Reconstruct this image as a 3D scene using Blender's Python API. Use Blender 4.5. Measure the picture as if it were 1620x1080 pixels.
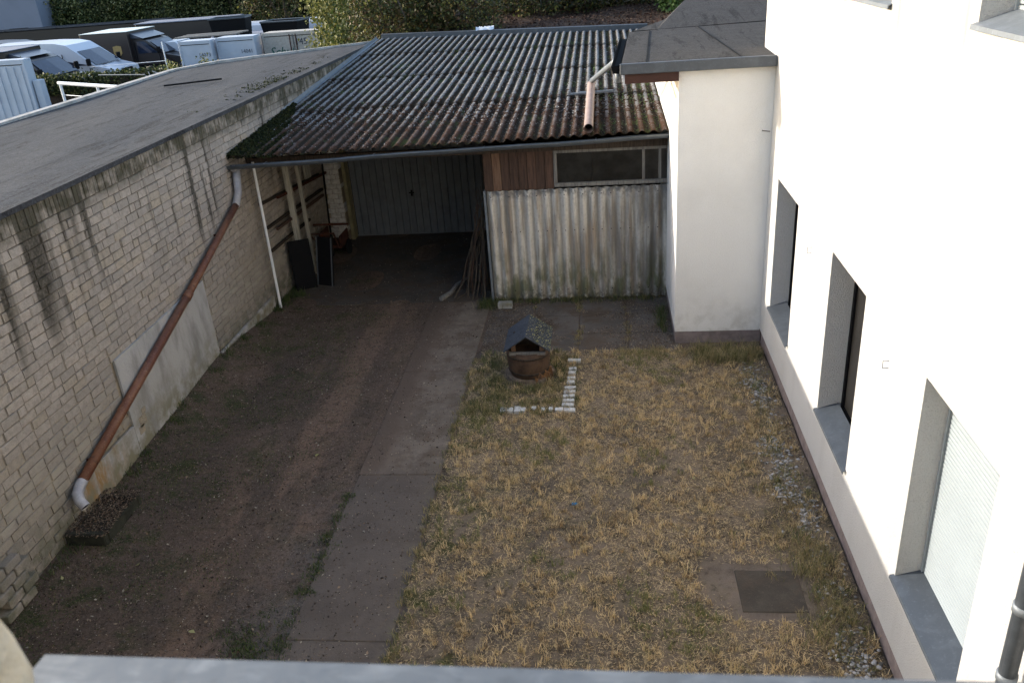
import bpy, math, random
import numpy as np
from mathutils import Matrix, Vector, Euler
for o in list(bpy.data.objects): bpy.data.objects.remove(o)
S = bpy.context.scene
random.seed(7); RNG = np.random.default_rng(7)
# ------------------------------------------------------------------ camera, light, exposure
cd = bpy.data.cameras.new('camera'); cam = bpy.data.objects.new('camera', cd); S.collection.objects.link(cam); S.camera = cam
R3 = Matrix(((0.99333615, 0.02145947, 0.11323769), (0.09305209, 0.43039912, -0.89782955), (-0.06800435, 0.90238356, 0.42553416)))
cam.matrix_world = Matrix.Translation((0, 0, 6)) @ R3.to_4x4()
cd.sensor_width = 36; cd.lens = 29.516; cd.clip_start = .05; cd.clip_end = 600
cd.dof.use_dof = True; cd.dof.focus_distance = 11; cd.dof.aperture_fstop = 12
SUN_EL = math.radians(18.6); SUN_DIR = Vector((-math.cos(SUN_EL) * .974, math.cos(SUN_EL) * .225, math.sin(SUN_EL)))   # towards the sun
W = bpy.data.worlds.new('World'); S.world = W; W.use_nodes = True
wn = W.node_tree; sky = wn.nodes.new('ShaderNodeTexSky'); sky.sky_type = 'NISHITA'; sky.sun_disc = False
sky.sun_elevation = SUN_EL; sky.sun_rotation = math.atan2(SUN_DIR.x, SUN_DIR.y) % (2 * math.pi)
sky.air_density = 1; sky.dust_density = 1.7; sky.ozone_density = .8
wn.links.new(sky.outputs[0], wn.nodes['Background'].inputs[0]); wn.nodes['Background'].inputs[1].default_value = .15
sl = bpy.data.lights.new('sun', 'SUN'); so = bpy.data.objects.new('sun', sl); S.collection.objects.link(so)
sl.energy = 2.0; sl.angle = math.radians(.5); sl.color = (1, .93, .82)
so.rotation_euler = SUN_DIR.to_track_quat('Z', 'Y').to_euler()
S.view_settings.view_transform = 'Standard'; S.view_settings.look = 'None'; S.view_settings.gamma = 1
S.view_settings.exposure = 1.68
S.render.engine = 'CYCLES'

# ------------------------------------------------------------------ materials
def nd(nt, t, **kw):
    n = nt.nodes.new(t)
    for k, v in kw.items():
        if isinstance(k, str) and k.startswith('i_'): n.inputs[k[2:].replace('_', ' ')].default_value = v
        else: setattr(n, k, v)
    return n
def link(nt, a, b): nt.links.new(a, b)
class Mt:
    """small material builder; coordinates are metres in the place"""
    def __init__(s, name, color=(.5, .5, .5), rough=.8, metallic=0, spec=.3):
        s.m = bpy.data.materials.new(name); s.m.use_nodes = True; s.nt = s.m.node_tree
        s.b = s.nt.nodes['Principled BSDF']; s.b.inputs['Roughness'].default_value = rough; s.b.inputs['Metallic'].default_value = metallic
        s.b.inputs['Specular IOR Level'].default_value = spec
        s.pos = nd(s.nt, 'ShaderNodeNewGeometry').outputs['Position']
        r = nd(s.nt, 'ShaderNodeRGB'); r.outputs[0].default_value = (*color, 1); s.c = r.outputs[0]; s.bumps = []
    def vec(s, sc=(1, 1, 1), rot=(0, 0, 0)):
        m = nd(s.nt, 'ShaderNodeMapping'); m.inputs['Scale'].default_value = sc; m.inputs['Rotation'].default_value = rot
        link(s.nt, s.pos, m.inputs['Vector']); return m.outputs[0]
    def noise(s, scale=5, detail=5, sc=(1, 1, 1), rough=.6, dist=0, rot=(0, 0, 0)):
        n = nd(s.nt, 'ShaderNodeTexNoise'); n.inputs['Scale'].default_value = scale; n.inputs['Detail'].default_value = detail
        n.inputs['Roughness'].default_value = rough; n.inputs['Distortion'].default_value = dist
        link(s.nt, s.vec(sc, rot), n.inputs['Vector']); return n.outputs['Fac']
    def voro(s, scale=10, sc=(1, 1, 1), feature='F1', out='Distance'):
        n = nd(s.nt, 'ShaderNodeTexVoronoi', feature=feature); n.inputs['Scale'].default_value = scale
        link(s.nt, s.vec(sc), n.inputs['Vector']); return n.outputs[out]
    def ramp(s, f, lo, hi, a=0., b=1.):
        m = nd(s.nt, 'ShaderNodeMapRange'); m.interpolation_type = 'SMOOTHSTEP'
        for k, v in (('From Min', lo), ('From Max', hi), ('To Min', a), ('To Max', b)): m.inputs[k].default_value = v
        link(s.nt, f, m.inputs['Value']); return m.outputs[0]
    def axis(s, i, lo, hi, a=0., b=1.):
        x = nd(s.nt, 'ShaderNodeSeparateXYZ'); link(s.nt, s.pos, x.inputs[0]); return s.ramp(x.outputs[i], lo, hi, a, b)
    def mul(s, a, b, op='MULTIPLY'):
        m = nd(s.nt, 'ShaderNodeMath', operation=op)
        for i, v in enumerate((a, b)):
            if isinstance(v, (int, float)): m.inputs[i].default_value = v
            else: link(s.nt, v, m.inputs[i])
        m.use_clamp = op != 'ADD' or True
        return m.outputs[0]
    def mix(s, fac, col, mode='MIX'):
        m = nd(s.nt, 'ShaderNodeMix', data_type='RGBA', blend_type=mode)
        if isinstance(fac, (int, float)): m.inputs[0].default_value = fac
        else: link(s.nt, fac, m.inputs[0])
        link(s.nt, s.c, m.inputs[6])
        if isinstance(col, tuple): m.inputs[7].default_value = (*col, 1)
        else: link(s.nt, col, m.inputs[7])
        s.c = m.outputs[2]; return s
    def attr(s, name, out='Fac'):
        a = nd(s.nt, 'ShaderNodeAttribute', attribute_name=name); return a.outputs[out]
    def objrand(s): return nd(s.nt, 'ShaderNodeObjectInfo').outputs['Random']
    def bump(s, f, dist=.01, strength=1.): s.bumps.append((f, dist, strength)); return s
    def done(s):
        link(s.nt, s.c, s.b.inputs['Base Color']); prev = None
        for f, d, st in s.bumps:
            b = nd(s.nt, 'ShaderNodeBump'); b.inputs['Distance'].default_value = d; b.inputs['Strength'].default_value = st
            link(s.nt, f, b.inputs['Height'])
            if prev: link(s.nt, prev, b.inputs['Normal'])
            prev = b.outputs[0]
        if prev: link(s.nt, prev, s.b.inputs['Normal'])
        return s.m
def simple(name, col, rough=.6, metallic=0, var=.25, scale=12, spec=.3, bump=0):
    m = Mt(name, col, rough, metallic, spec)
    m.mix(m.ramp(m.noise(scale, 6), .35, .7, 0, var), tuple(c * .35 for c in col))
    if bump: m.bump(m.noise(scale * 4, 5), bump)
    return m.done()
def glass(name, col=(.02, .025, .03), rough=.06):
    m = Mt(name, col, rough, 0, .6); m.mix(m.ramp(m.noise(4, 6), .4, .75, 0, .5), tuple(c * 2.2 + .01 for c in col)); return m.done()

def m_plaster(name, col=(.72, .71, .69), grain=.9, dirtk=.0):
    m = Mt(name, col, .95, 0, .1)
    m.mix(m.ramp(m.noise(1.1, 5), .35, .75, 0, .3), (.60, .575, .53))
    m.mix(m.mul(m.ramp(m.noise(3, 4, sc=(1, 1, .12)), .5, .7), m.axis(2, 4.6, 5.35)), (.56, .49, .42))
    dirt = m.mul(m.axis(2, .2, 1.0, 1, 0), m.ramp(m.noise(5, 6), .42, .7)); m.mix(m.mul(dirt, dirtk), (.36, .33, .27))
    m.bump(m.noise(150, 3, rough=.8), .014, grain).bump(m.noise(60, 3), .022, grain * .9)
    m.mix(m.ramp(m.noise(2.4, 4, sc=(1, 1, .10)), .48, .72, 0, .16 if grain > .5 else .04), (.42, .40, .37))
    m.mix(m.ramp(m.noise(95, 3, rough=.95), .52, .64, 0, .5 * grain), (.40, .39, .37))  # dark speckle paints the shade of the plaster pits into the colour
    return m.done()
MP = m_plaster('rough_white_plaster'); MPs = m_plaster('smooth_white_plaster', (.80, .785, .755), .35, .4)
def m_cream():
    m = Mt('cream_plaster', (.56, .52, .43), .95, 0, .1)
    m.mix(m.ramp(m.noise(26, 4), .4, .68, 0, .55), (.32, .29, .23)); m.bump(m.noise(40, 4), .012, 1)
    return m.done()
MCREAM = m_cream()
MPLINTH = simple('plinth_paint', (.26, .21, .20), .85, var=.5, scale=9, bump=.003)
def m_zinc(name, col=(.085, .10, .118), rough=.45, met=.25):
    m = Mt(name, col, rough, met, .5)
    m.mix(m.ramp(m.noise(7, 7, dist=.6), .42, .72, 0, .6), tuple(c * 1.5 for c in col))
    m.mix(m.ramp(m.noise(45, 5), .55, .75, 0, .4), tuple(c * 2.2 for c in col))
    m.mix(m.ramp(m.noise(3, 6), .5, .8, 0, .5), tuple(c * .55 for c in col)); m.bump(m.noise(6, 3), .01, .3)
    return m.done()
MZ = m_zinc('weathered_zinc', (.060, .070, .084)); MZL = m_zinc('pale_zinc', (.14, .158, .178), .5, .15); MZG = m_zinc('dark_gutter_zinc', (.07, .08, .09), .5)
def m_sill():
    m = Mt('scratched_zinc', (.115, .130, .148), .5, .15, .5)
    m.mix(m.ramp(m.noise(26, 6, sc=(1, 2.5, 1), dist=.8), .45, .7, 0, .6), (.22, .24, .26)); m.mix(m.ramp(m.noise(70, 5), .55, .72, 0, .7), (.09, .10, .11)); m.mix(m.ramp(m.noise(9, 5), .5, .7, 0, .5), (.11, .12, .13))
    m.bump(m.noise(20, 3), .004, .4); return m.done()
MSILL = m_sill()
def m_bitumen(name, col=(.115, .115, .12), moss=.3):
    m = Mt(name, col, .95, 0, .15)
    m.mix(m.ramp(m.noise(3.2, 8, dist=.3, rough=.75), .4, .7, 0, .6), tuple(c * 1.5 for c in col))
    m.mix(m.ramp(m.noise(.9, 7, sc=(6, .7, 1), rough=.75, dist=.4), .52, .62, 0, .85), tuple(c * .35 for c in col))
    m.mix(m.ramp(m.noise(24, 5, rough=.95), .50, .62, 0, .6), tuple(c * 2.3 for c in col)); m.mix(m.ramp(m.noise(15, 5, rough=.95), .54, .64, 0, .65), tuple(c * .35 for c in col))
    m.mix(m.ramp(m.noise(9, 7), .6, .72, 0, moss), (.05, .045, .02))
    m.bump(m.noise(120, 3, rough=.8), .006, 1).bump(m.noise(3, 4), .03, .6)
    return m.done()
MBIT = m_bitumen('grey_bitumen_felt', (.044, .046, .051)); MBIT2 = m_bitumen('dark_bitumen_felt', (.042, .040, .039), .5)
def m_brick(mode):
    m = Mt('painted_brick_' + mode, (.41, .36, .31), .95, 0, .1)
    r = m.objrand() if mode == 'single' else m.attr('tone')
    m.mix(m.ramp(r, .0, 1., 0, .8), (.29, .265, .235)); m.mix(m.ramp(r, .8, 1, 0, .6), (.44, .37, .28))
    m.mix(m.ramp(m.noise(33, 4, rough=.8), .62, .70, 0, .85), (.06, .05, .04)); m.mix(m.ramp(m.noise(21, 4, rough=.8), .60, .70, 0, .5), (.50, .45, .37))
    m.mix(m.ramp(m.noise(14, 6), .4, .66, 0, .5), (.24, .21, .18))
    m.mix(m.ramp(m.noise(55, 5, rough=.7), .5, .75, 0, .6), (.13, .11, .09))
    # mortar smear band low down, moss green at the foot, dark drips from the coping
    m.mix(m.mul(m.mul(m.axis(2, .5, .8), m.axis(2, 1.0, 1.35, 1, 0)), m.ramp(m.noise(6, 5, sc=(1, .5, 2)), .42, .6)), (.42, .38, .31))
    m.mix(m.mul(m.axis(2, .05, .85, 1, 0), m.ramp(m.noise(5, 6), .33, .58)), (.09, .095, .05))
    drip = m.mul(m.ramp(m.noise(3.6, 3, sc=(1, 1, .03), rough=.55), .505, .625), m.ramp(m.mul(m.axis(2, 1.5, 3.6), m.ramp(m.noise(1.9, 3, sc=(1, 1, .03)), .32, .62, .1, 1), 'MULTIPLY'), .03, .45))
    m.mix(m.mul(m.mul(drip, m.ramp(m.noise(25, 5), .3, .6, .75, 1)), .95), (.05, .045, .035))
    m.mix(m.mul(m.axis(2, .9, 2.0, 1, 0), .4), (.19, .175, .155))
    m.mix(m.mul(m.axis(2, 3.35, 3.62), m.ramp(m.noise(5, 5), .3, .62, .2, 1)), (.075, .07, .05))
    m.bump(m.noise(40, 5, rough=.7), .012, 1)
    return m.done()
MBR1, MBR2 = m_brick('single'), m_brick('mass')
def m_mortar():
    m = Mt('old_mortar', (.33, .28, .21), .95, 0, .1)
    m.mix(m.axis(2, 1.1, 2.4, 0, .8), (.115, .10, .085)); m.mix(m.ramp(m.noise(9, 6), .45, .7, 0, .7), (.12, .11, .09))  # darker towards the top: shade of the recessed joints put into the colour
    drip = m.mul(m.ramp(m.noise(3.6, 3, sc=(1, 1, .03), rough=.55), .505, .625), m.ramp(m.mul(m.axis(2, 1.5, 3.6), m.ramp(m.noise(1.9, 3, sc=(1, 1, .03)), .32, .62, .1, 1), 'MULTIPLY'), .03, .45))
    m.mix(m.mul(drip, .9), (.05, .045, .035)); m.mix(m.mul(m.axis(2, 3.35, 3.62), m.ramp(m.noise(5, 5), .3, .62, .2, 1)), (.06, .055, .04))
    m.bump(m.noise(60, 5), .02, 1); return m.done()
MMORT = m_mortar()
def m_patch():
    m = Mt('grey_cement_render', (.37, .36, .345), .9, 0, .15)
    m.mix(m.ramp(m.noise(3, 6, sc=(1, 1, .35)), .42, .68, 0, .7), (.17, .165, .15))
    m.mix(m.ramp(m.noise(8, 6, sc=(1, 1, .25)), .52, .72, 0, .5), (.38, .38, .37))
    m.mix(m.mul(m.axis(1, 8.2, 9.1, 1, 0), m.ramp(m.noise(5, 5, sc=(1, 1, .3)), .40, .6)), (.27, .16, .06))
    m.mix(m.mul(m.axis(2, .2, .95, 1, 0), m.ramp(m.noise(4, 6), .36, .62)), (.19, .175, .12))
    m.bump(m.noise(30, 5), .008, .8); return m.done()
MPATCH = m_patch()
def m_fibre(name, roof):
    m = Mt(name, (.235, .235, .235) if roof else (.56, .53, .475), .95, 0, .1)
    wv = m.attr('wave')
    m.mix(m.ramp(m.noise(18, 6, rough=.7), .45, .7, 0, .6), (.07, .068, .068) if roof else (.38, .35, .31))
    if roof:
        m.mix(m.ramp(m.noise(16, 6, rough=.9), .50, .60, 0, .8), (.33, .33, .33)); m.mix(m.ramp(m.noise(11, 6, rough=.9), .52, .60, 0, .9), (.05, .045, .04))
        low = m.mul(m.axis(1, 14.6, 19.0, 1, .25), 1.0)
        thr = m.mul(m.ramp(m.noise(3.6, 8, rough=.85), .3, .7), m.ramp(wv, .35, 1.0, .0, .55), 'SUBTRACT')
        mossr = m.ramp(m.mul(thr, m.mul(low, .48), 'ADD'), .40, .52)
        m.mix(m.mul(mossr, .97), (.066, .030, .017))
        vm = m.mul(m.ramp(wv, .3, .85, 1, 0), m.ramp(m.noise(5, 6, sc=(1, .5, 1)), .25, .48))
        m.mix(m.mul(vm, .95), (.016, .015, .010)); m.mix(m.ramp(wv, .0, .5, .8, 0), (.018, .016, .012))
        gm = m.mul(m.ramp(wv, .2, .75, 1, .1), m.ramp(m.noise(2.1, 6), .52, .66)); m.mix(m.mul(gm, .9), (.045, .06, .018))
        tex = m.noise(140, 4, rough=.8); m.mix(m.mul(mossr, m.ramp(tex, .5, .75)), (.14, .10, .06))
        m.bump(tex, .02, 1)
    else:
        st = m.ramp(m.noise(5, 4, sc=(1, 1, .12)), .45, .62); m.mix(m.mul(st, .7), (.20, .17, .14))
        st2 = m.ramp(m.noise(9, 4, sc=(1, 1, .07), rough=.5), .5, .66); m.mix(m.mul(st2, .55), (.34, .25, .17))
        rt = m.mul(m.axis(0, -.6, 1.1), m.ramp(m.noise(4, 5, sc=(1, 1, .25)), .35, .6)); m.mix(m.mul(rt, .7), (.12, .115, .11))
        gr = m.mul(m.axis(2, .25, 1.25, 1, 0), m.ramp(m.noise(3.2, 6, sc=(1, 1, .5)), .42, .6)); m.mix(m.mul(gr, .8), (.085, .095, .035))
        bt = m.axis(2, .0, .32, 1, 0); m.mix(m.mul(bt, m.ramp(m.noise(12, 5), .35, .6)), (.09, .08, .06))
        tp = m.axis(2, 1.85, 2.12); m.mix(m.mul(tp, m.ramp(m.noise(9, 5), .4, .62)), (.13, .125, .12))
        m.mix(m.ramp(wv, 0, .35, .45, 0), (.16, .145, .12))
        m.bump(m.noise(60, 4, rough=.8), .004, 1)
    return m.done()
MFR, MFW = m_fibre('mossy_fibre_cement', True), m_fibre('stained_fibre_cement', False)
def m_dirt():
    m = Mt('dirt', (.090, .070, .056), .97, 0, .1)
    m.mix(m.ramp(m.noise(.9, 6, rough=.65), .35, .62, 0, .9), (.145, .104, .080))
    # worn reddish wheel track and grey compacted edge towards the path
    m.mix(m.mul(m.ramp(m.noise(1.4, 5, sc=(1.5, .3, 1)), .42, .6), m.mul(m.axis(0, -5.3, -4.2), m.axis(0, -3.5, -3.1, 1, 0))), (.21, .14, .10))
    m.mix(m.mul(m.axis(0, -4.3, -3.3), m.mul(m.axis(1, 6.2, 9.6, 1, 0), m.ramp(m.noise(2, 5), .3, .6))), (.13, .115, .105))
    m.mix(m.mul(m.ramp(m.noise(2.2, 6, rough=.7), .48, .64), m.axis(0, -5.2, -4.2, 1, .25)), (.05, .062, .024))
    m.mix(m.ramp(m.noise(6, 6), .52, .7, 0, .6), (.035, .028, .02))
    m.mix(m.ramp(m.voro(130), .0, .22, .6, 0), (.24, .20, .17))
    m.mix(m.ramp(m.noise(26, 6, rough=.9), .50, .62, 0, .7), (.20, .145, .11)); m.mix(m.ramp(m.noise(17, 6, rough=.9), .52, .62, 0, .75), (.035, .027, .021)); m.mix(m.ramp(m.noise(75, 4, rough=.85), .50, .66, 0, .6), (.20, .15, .12)); m.mix(m.ramp(m.noise(48, 4, rough=.85), .53, .68, 0, .8), (.028, .022, .018))
    m.bump(m.noise(70, 5, rough=.8), .02, 1).bump(m.noise(9, 4), .04, .8)
    return m.done()
MDIRT = m_dirt()
def m_conc(name, col=(.13, .12, .108), dirt=.8, litter=.5, path=False):
    m = Mt(name, col, .93, 0, .15)
    m.mix(m.ramp(m.objrand(), 0, 1, 0, .35), tuple(c * .62 for c in col))
    m.mix(m.ramp(m.noise(1.3, 7, rough=.65), .4, .66, 0, .75), tuple(c * .55 for c in col))
    m.mix(m.ramp(m.noise(7, 6), .5, .72, 0, .4), tuple(c * 1.35 for c in col))
    m.mix(m.mul(m.ramp(m.noise(2.3, 7, rough=.7), .44, .62), dirt), (.085, .062, .045))
    m.mix(m.ramp(m.noise(70, 4, rough=.8), .56, .7, 0, litter), (.20, .155, .115))
    if path:
        m.mix(m.mul(m.axis(1, 8.6, 8.9, 1, 0), .7), (.092, .076, .066))
        m.mix(m.mul(m.axis(1, 8.4, 9.2), m.mul(m.axis(0, -3.2, -2.55, 1, 0), m.ramp(m.noise(2.4, 6, rough=.7), .25, .45))), (.125, .09, .068))
        m.mix(m.mul(m.axis(1, 8.3, 9.4), m.ramp(m.mul(m.axis(0, -3.2, -2.7, 1, 0), m.ramp(m.noise(3.5, 6, rough=.75), .2, .8, -.3, .3), 'ADD'), .35, .75)), (.105, .078, .060))
        m.mix(m.mul(m.axis(0, -2.45, -2.15), m.ramp(m.noise(5, 6, rough=.7), .42, .6)), (.13, .105, .08))
    m.mix(m.ramp(m.noise(90, 4, rough=.85), .52, .68, 0, .5), tuple(c * .4 for c in col))
    m.bump(m.noise(50, 5), .006, 1); return m.done()
MPATH = m_conc('path_concrete', (.185, .150, .120), .75, .75, True); MPAVE = m_conc('littered_paving', (.12, .105, .092), .95, .8)
MCARP = m_conc('carport_floor', (.10, .088, .076), .8, .4)
MCOVER = m_conc('cover_slab_concrete', (.080, .068, .055), .6, .4)
def m_lawn():
    m = Mt('dry_turf', (.25, .195, .145), .97, 0, .1)
    m.mix(m.ramp(m.noise(1.6, 6, rough=.65), .36, .62, 0, .8), (.105, .085, .068))
    m.mix(m.ramp(m.noise(60, 5, rough=.8), .5, .68, 0, .7), (.36, .29, .20))
    m.mix(m.ramp(m.noise(14, 6, rough=.7), .5, .66, 0, .8), (.055, .042, .028))
    m.mix(m.mul(m.axis(0, -2.1, -.6, 1, .2), m.ramp(m.noise(2.4, 6), .5, .66)), (.075, .08, .03))
    v = nd(m.nt, 'ShaderNodeVectorMath', operation='DISTANCE'); mp = m.vec((1, .8, 0)); link(m.nt, mp, v.inputs[0]); v.inputs[1].default_value = (1.47, 6.72 * .8, 0)
    ring = m.mul(m.ramp(v.outputs['Value'], .38, .74, 1, 0), m.ramp(m.noise(5, 7, rough=.75), .32, .6)); m.mix(m.mul(ring, .7), (.23, .185, .155))
    m.bump(m.noise(90, 4, rough=.8), .03, 1); return m.done()
MLAWN = m_lawn()
def m_leafy(name, cols, rough=.6, trans=.25):
    m = Mt(name, cols[0], rough, 0, .3); t = m.attr('tone')
    n = len(cols)
    for i, c in enumerate(cols[1:], 1): m.mix(m.ramp(t, (i - .6) / n, (i + .2) / n), c)
    m.b.inputs['Subsurface Weight'].default_value = 0
    tr = nd(m.nt, 'ShaderNodeBsdfTranslucent'); mx = nd(m.nt, 'ShaderNodeMixShader'); mx.inputs[0].default_value = trans
    mm = m.done(); link(m.nt, m.c, tr.inputs[0]); link(m.nt, m.b.outputs[0], mx.inputs[1]); link(m.nt, tr.outputs[0], mx.inputs[2])
    link(m.nt, mx.outputs[0], m.nt.nodes['Material Output'].inputs[0]); return mm
MSTRAW = m_leafy('dry_grass', [(.22, .155, .09), (.48, .35, .19), (.78, .60, .34), (.60, .46, .25), (.17, .18, .065)])
MGRASS = m_leafy('green_grass', [(.05, .075, .022), (.10, .12, .04), (.20, .18, .075), (.36, .29, .15)])
MIVY = m_leafy('ivy_leaves', [(0.020, 0.031, 0.010), (0.037, 0.054, 0.015), (0.068, 0.082, 0.024), (0.150, 0.150, 0.051), (0.258, 0.245, 0.122)])
MTREE = m_leafy('tree_leaves', [(0.026, 0.040, 0.013), (0.053, 0.079, 0.021), (0.098, 0.114, 0.034), (0.195, 0.186, 0.053)])
MTHK = m_leafy('thicket_leaves', [(0.023, 0.030, 0.010), (0.040, 0.053, 0.016), (0.066, 0.070, 0.025), (0.098, 0.057, 0.026), (0.212, 0.203, 0.053)])
MGRN = m_leafy('bright_green_leaves', [(0.027, 0.058, 0.014), (0.048, 0.095, 0.024), (0.075, 0.129, 0.037), (0.136, 0.184, 0.075)])
MYEL = m_leafy('yellowing_leaves', [(0.053, 0.066, 0.016), (0.124, 0.133, 0.035), (0.300, 0.283, 0.098), (0.398, 0.372, 0.177)])
MLIT = m_leafy('leaf_litter', [(.03, .020, .014), (.075, .048, .033), (.15, .105, .07), (.24, .175, .12), (.31, .27, .21)], .8, .1)
MMOSS = m_leafy('moss', [(0.008, 0.012, 0.004), (0.017, 0.024, 0.007), (0.031, 0.037, 0.010)], .95, .1)
MMOSSR = m_leafy('brown_moss', [(0.020, 0.010, 0.005), (0.041, 0.019, 0.010), (0.068, 0.034, 0.019), (0.204, 0.197, 0.190)], .95, .05)
MBARK = simple('bark', (.10, .08, .06), .95, scale=14, var=.6, bump=.02)
def m_wood(name, col, col2, rough=.85):
    m = Mt(name, col, rough, 0, .2)
    m.mix(m.ramp(m.objrand(), 0, 1, 0, .5), col2)
    m.mix(m.ramp(m.noise(10, 6, sc=(3, 3, .25)), .42, .66, 0, .8), col2)
    m.mix(m.ramp(m.noise(30, 5, sc=(3, 3, .12)), .52, .7, 0, .7), tuple(c * .4 for c in col2))
    m.bump(m.noise(30, 5, sc=(3, 3, .15)), .004, 1); return m.done()
MWRED = m_wood('red_brown_boards', (.105, .062, .045), (.045, .030, .024)); MWTAN = m_wood('tan_board', (.19, .12, .08), (.11, .06, .04))
MWGREY = m_wood('grey_old_wood', (.25, .24, .22), (.10, .095, .09)); MWPALE = m_wood('pale_paint_wood', (.42, .40, .34), (.25, .23, .19))
MWDARK = m_wood('dark_timber', (.06, .045, .035), (.025, .02, .016)); MWSOF = simple('brown_soffit', (.055, .022, .016), .6)
def m_pipe():
    m = Mt('red_brown_pipe', (.115, .042, .024), .55, 0, .4)
    m.mix(m.ramp(m.noise(3, 5), .4, .65, 0, .7), (.20, .095, .05)); m.mix(m.ramp(m.noise(12, 6, sc=(1, 1, .4)), .52, .7, 0, .7), (.06, .025, .018))
    m.mix(m.ramp(m.noise(40, 4), .58, .7, 0, .5), (.36, .24, .14)); m.bump(m.noise(30, 4), .002, .6); return m.done()
MPIPE = m_pipe(); MPIPEG = m_zinc('pipe_grey', (.30, .30, .32), .5, .1)
MPIPEB = simple('beige_pipe', (.30, .22, .19), .6, scale=6, var=.35); MDARK = simple('dark_inside', (.006, .006, .006), .95)
MWHITE = simple('white_paint', (.74, .75, .76), .5, var=.15, scale=3, spec=.5); MBRKW = simple('whitewashed_brick', (.56, .55, .53), .9, var=.55, scale=16, bump=.006)
MVANW = simple('van_white_paint', (.46, .49, .55), .3, var=.06, spec=.6); MVAND = simple('van_brown_black_paint', (.016, .013, .014), .35, var=.1, spec=.5)
MVANB = simple('dark_blue_grey_paint', (.035, .045, .07), .3, spec=.6); MVR = simple('van_roof_white', (.55, .60, .58), .5, var=.1)
MTYRE = simple('tyre_rubber', (.012, .012, .013), .9); MRIM = simple('rim_metal', (.30, .31, .33), .4, .6)
MGL = glass('dark_vehicle_glass', (.012, .018, .035)); MGLH = glass('dark_window_glass', (.008, .007, .006), .35); MGLW = simple('dusty_glass', (.022, .022, .021), .2, spec=.25, var=.9, scale=5)
MLAMP = simple('headlamp_lens', (.5, .53, .58), .12, spec=.8); MGOLD = simple('gold_shield', (.30, .22, .09), .6); MINK = simple('dark_ink', (.05, .055, .07), .7)
MGREEN = simple('green_lettering', (.02, .10, .075), .7); MDOOR = simple('blue_grey_door_paint', (.135, .15, .17), .6, var=.3, scale=4)
MPAVEL = simple('container_pale', (.42, .385, .34), .7, var=.3); MCONT = simple('container_white', (.42, .46, .52), .6, var=.15, scale=2)
MBLKP = simple('black_plastic', (.008, .008, .009), .8, spec=.1); MRUST = simple('rusty_metal', (.075, .026, .016), .9, var=.7)
MFARW = simple('grey_render', (.17, .19, .24), .9, var=.15, scale=.6); MASPH = m_conc('lot_asphalt', (.045, .045, .047), .2, .2)
MBANK = m_conc('leafy_bank', (.06, .038, .03), .7, .8); MSLATE = m_bitumen('slate_felt', (.042, .047, .056), .25)
MTERRA = simple('rusty_brown_tub', (.085, .052, .034), .8, var=.7, scale=8, bump=.006)
def m_stump():
    m = Mt('split_stump_wood', (.17, .092, .045), .9, 0, .1); m.mix(m.ramp(m.noise(12, 5, sc=(1, 1, .3)), .42, .65), (.08, .05, .035)); m.bump(m.noise(30, 5, sc=(1, 1, .2)), .01, 1); return m.done()
MSTUMP = m_stump(); MPEB = m_leafy('white_pebbles', [(.10, .09, .075), (.19, .18, .16), (.34, .33, .32)], .8, 0)
MSHUT = simple('white_shutter', (.29, .325, .345), .6, var=.1, scale=2); MBLUE = simple('blue_litter', (.02, .16, .32), .5); MCLOTH = simple('pale_rag', (.55, .60, .66), .9, var=.2)

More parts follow.
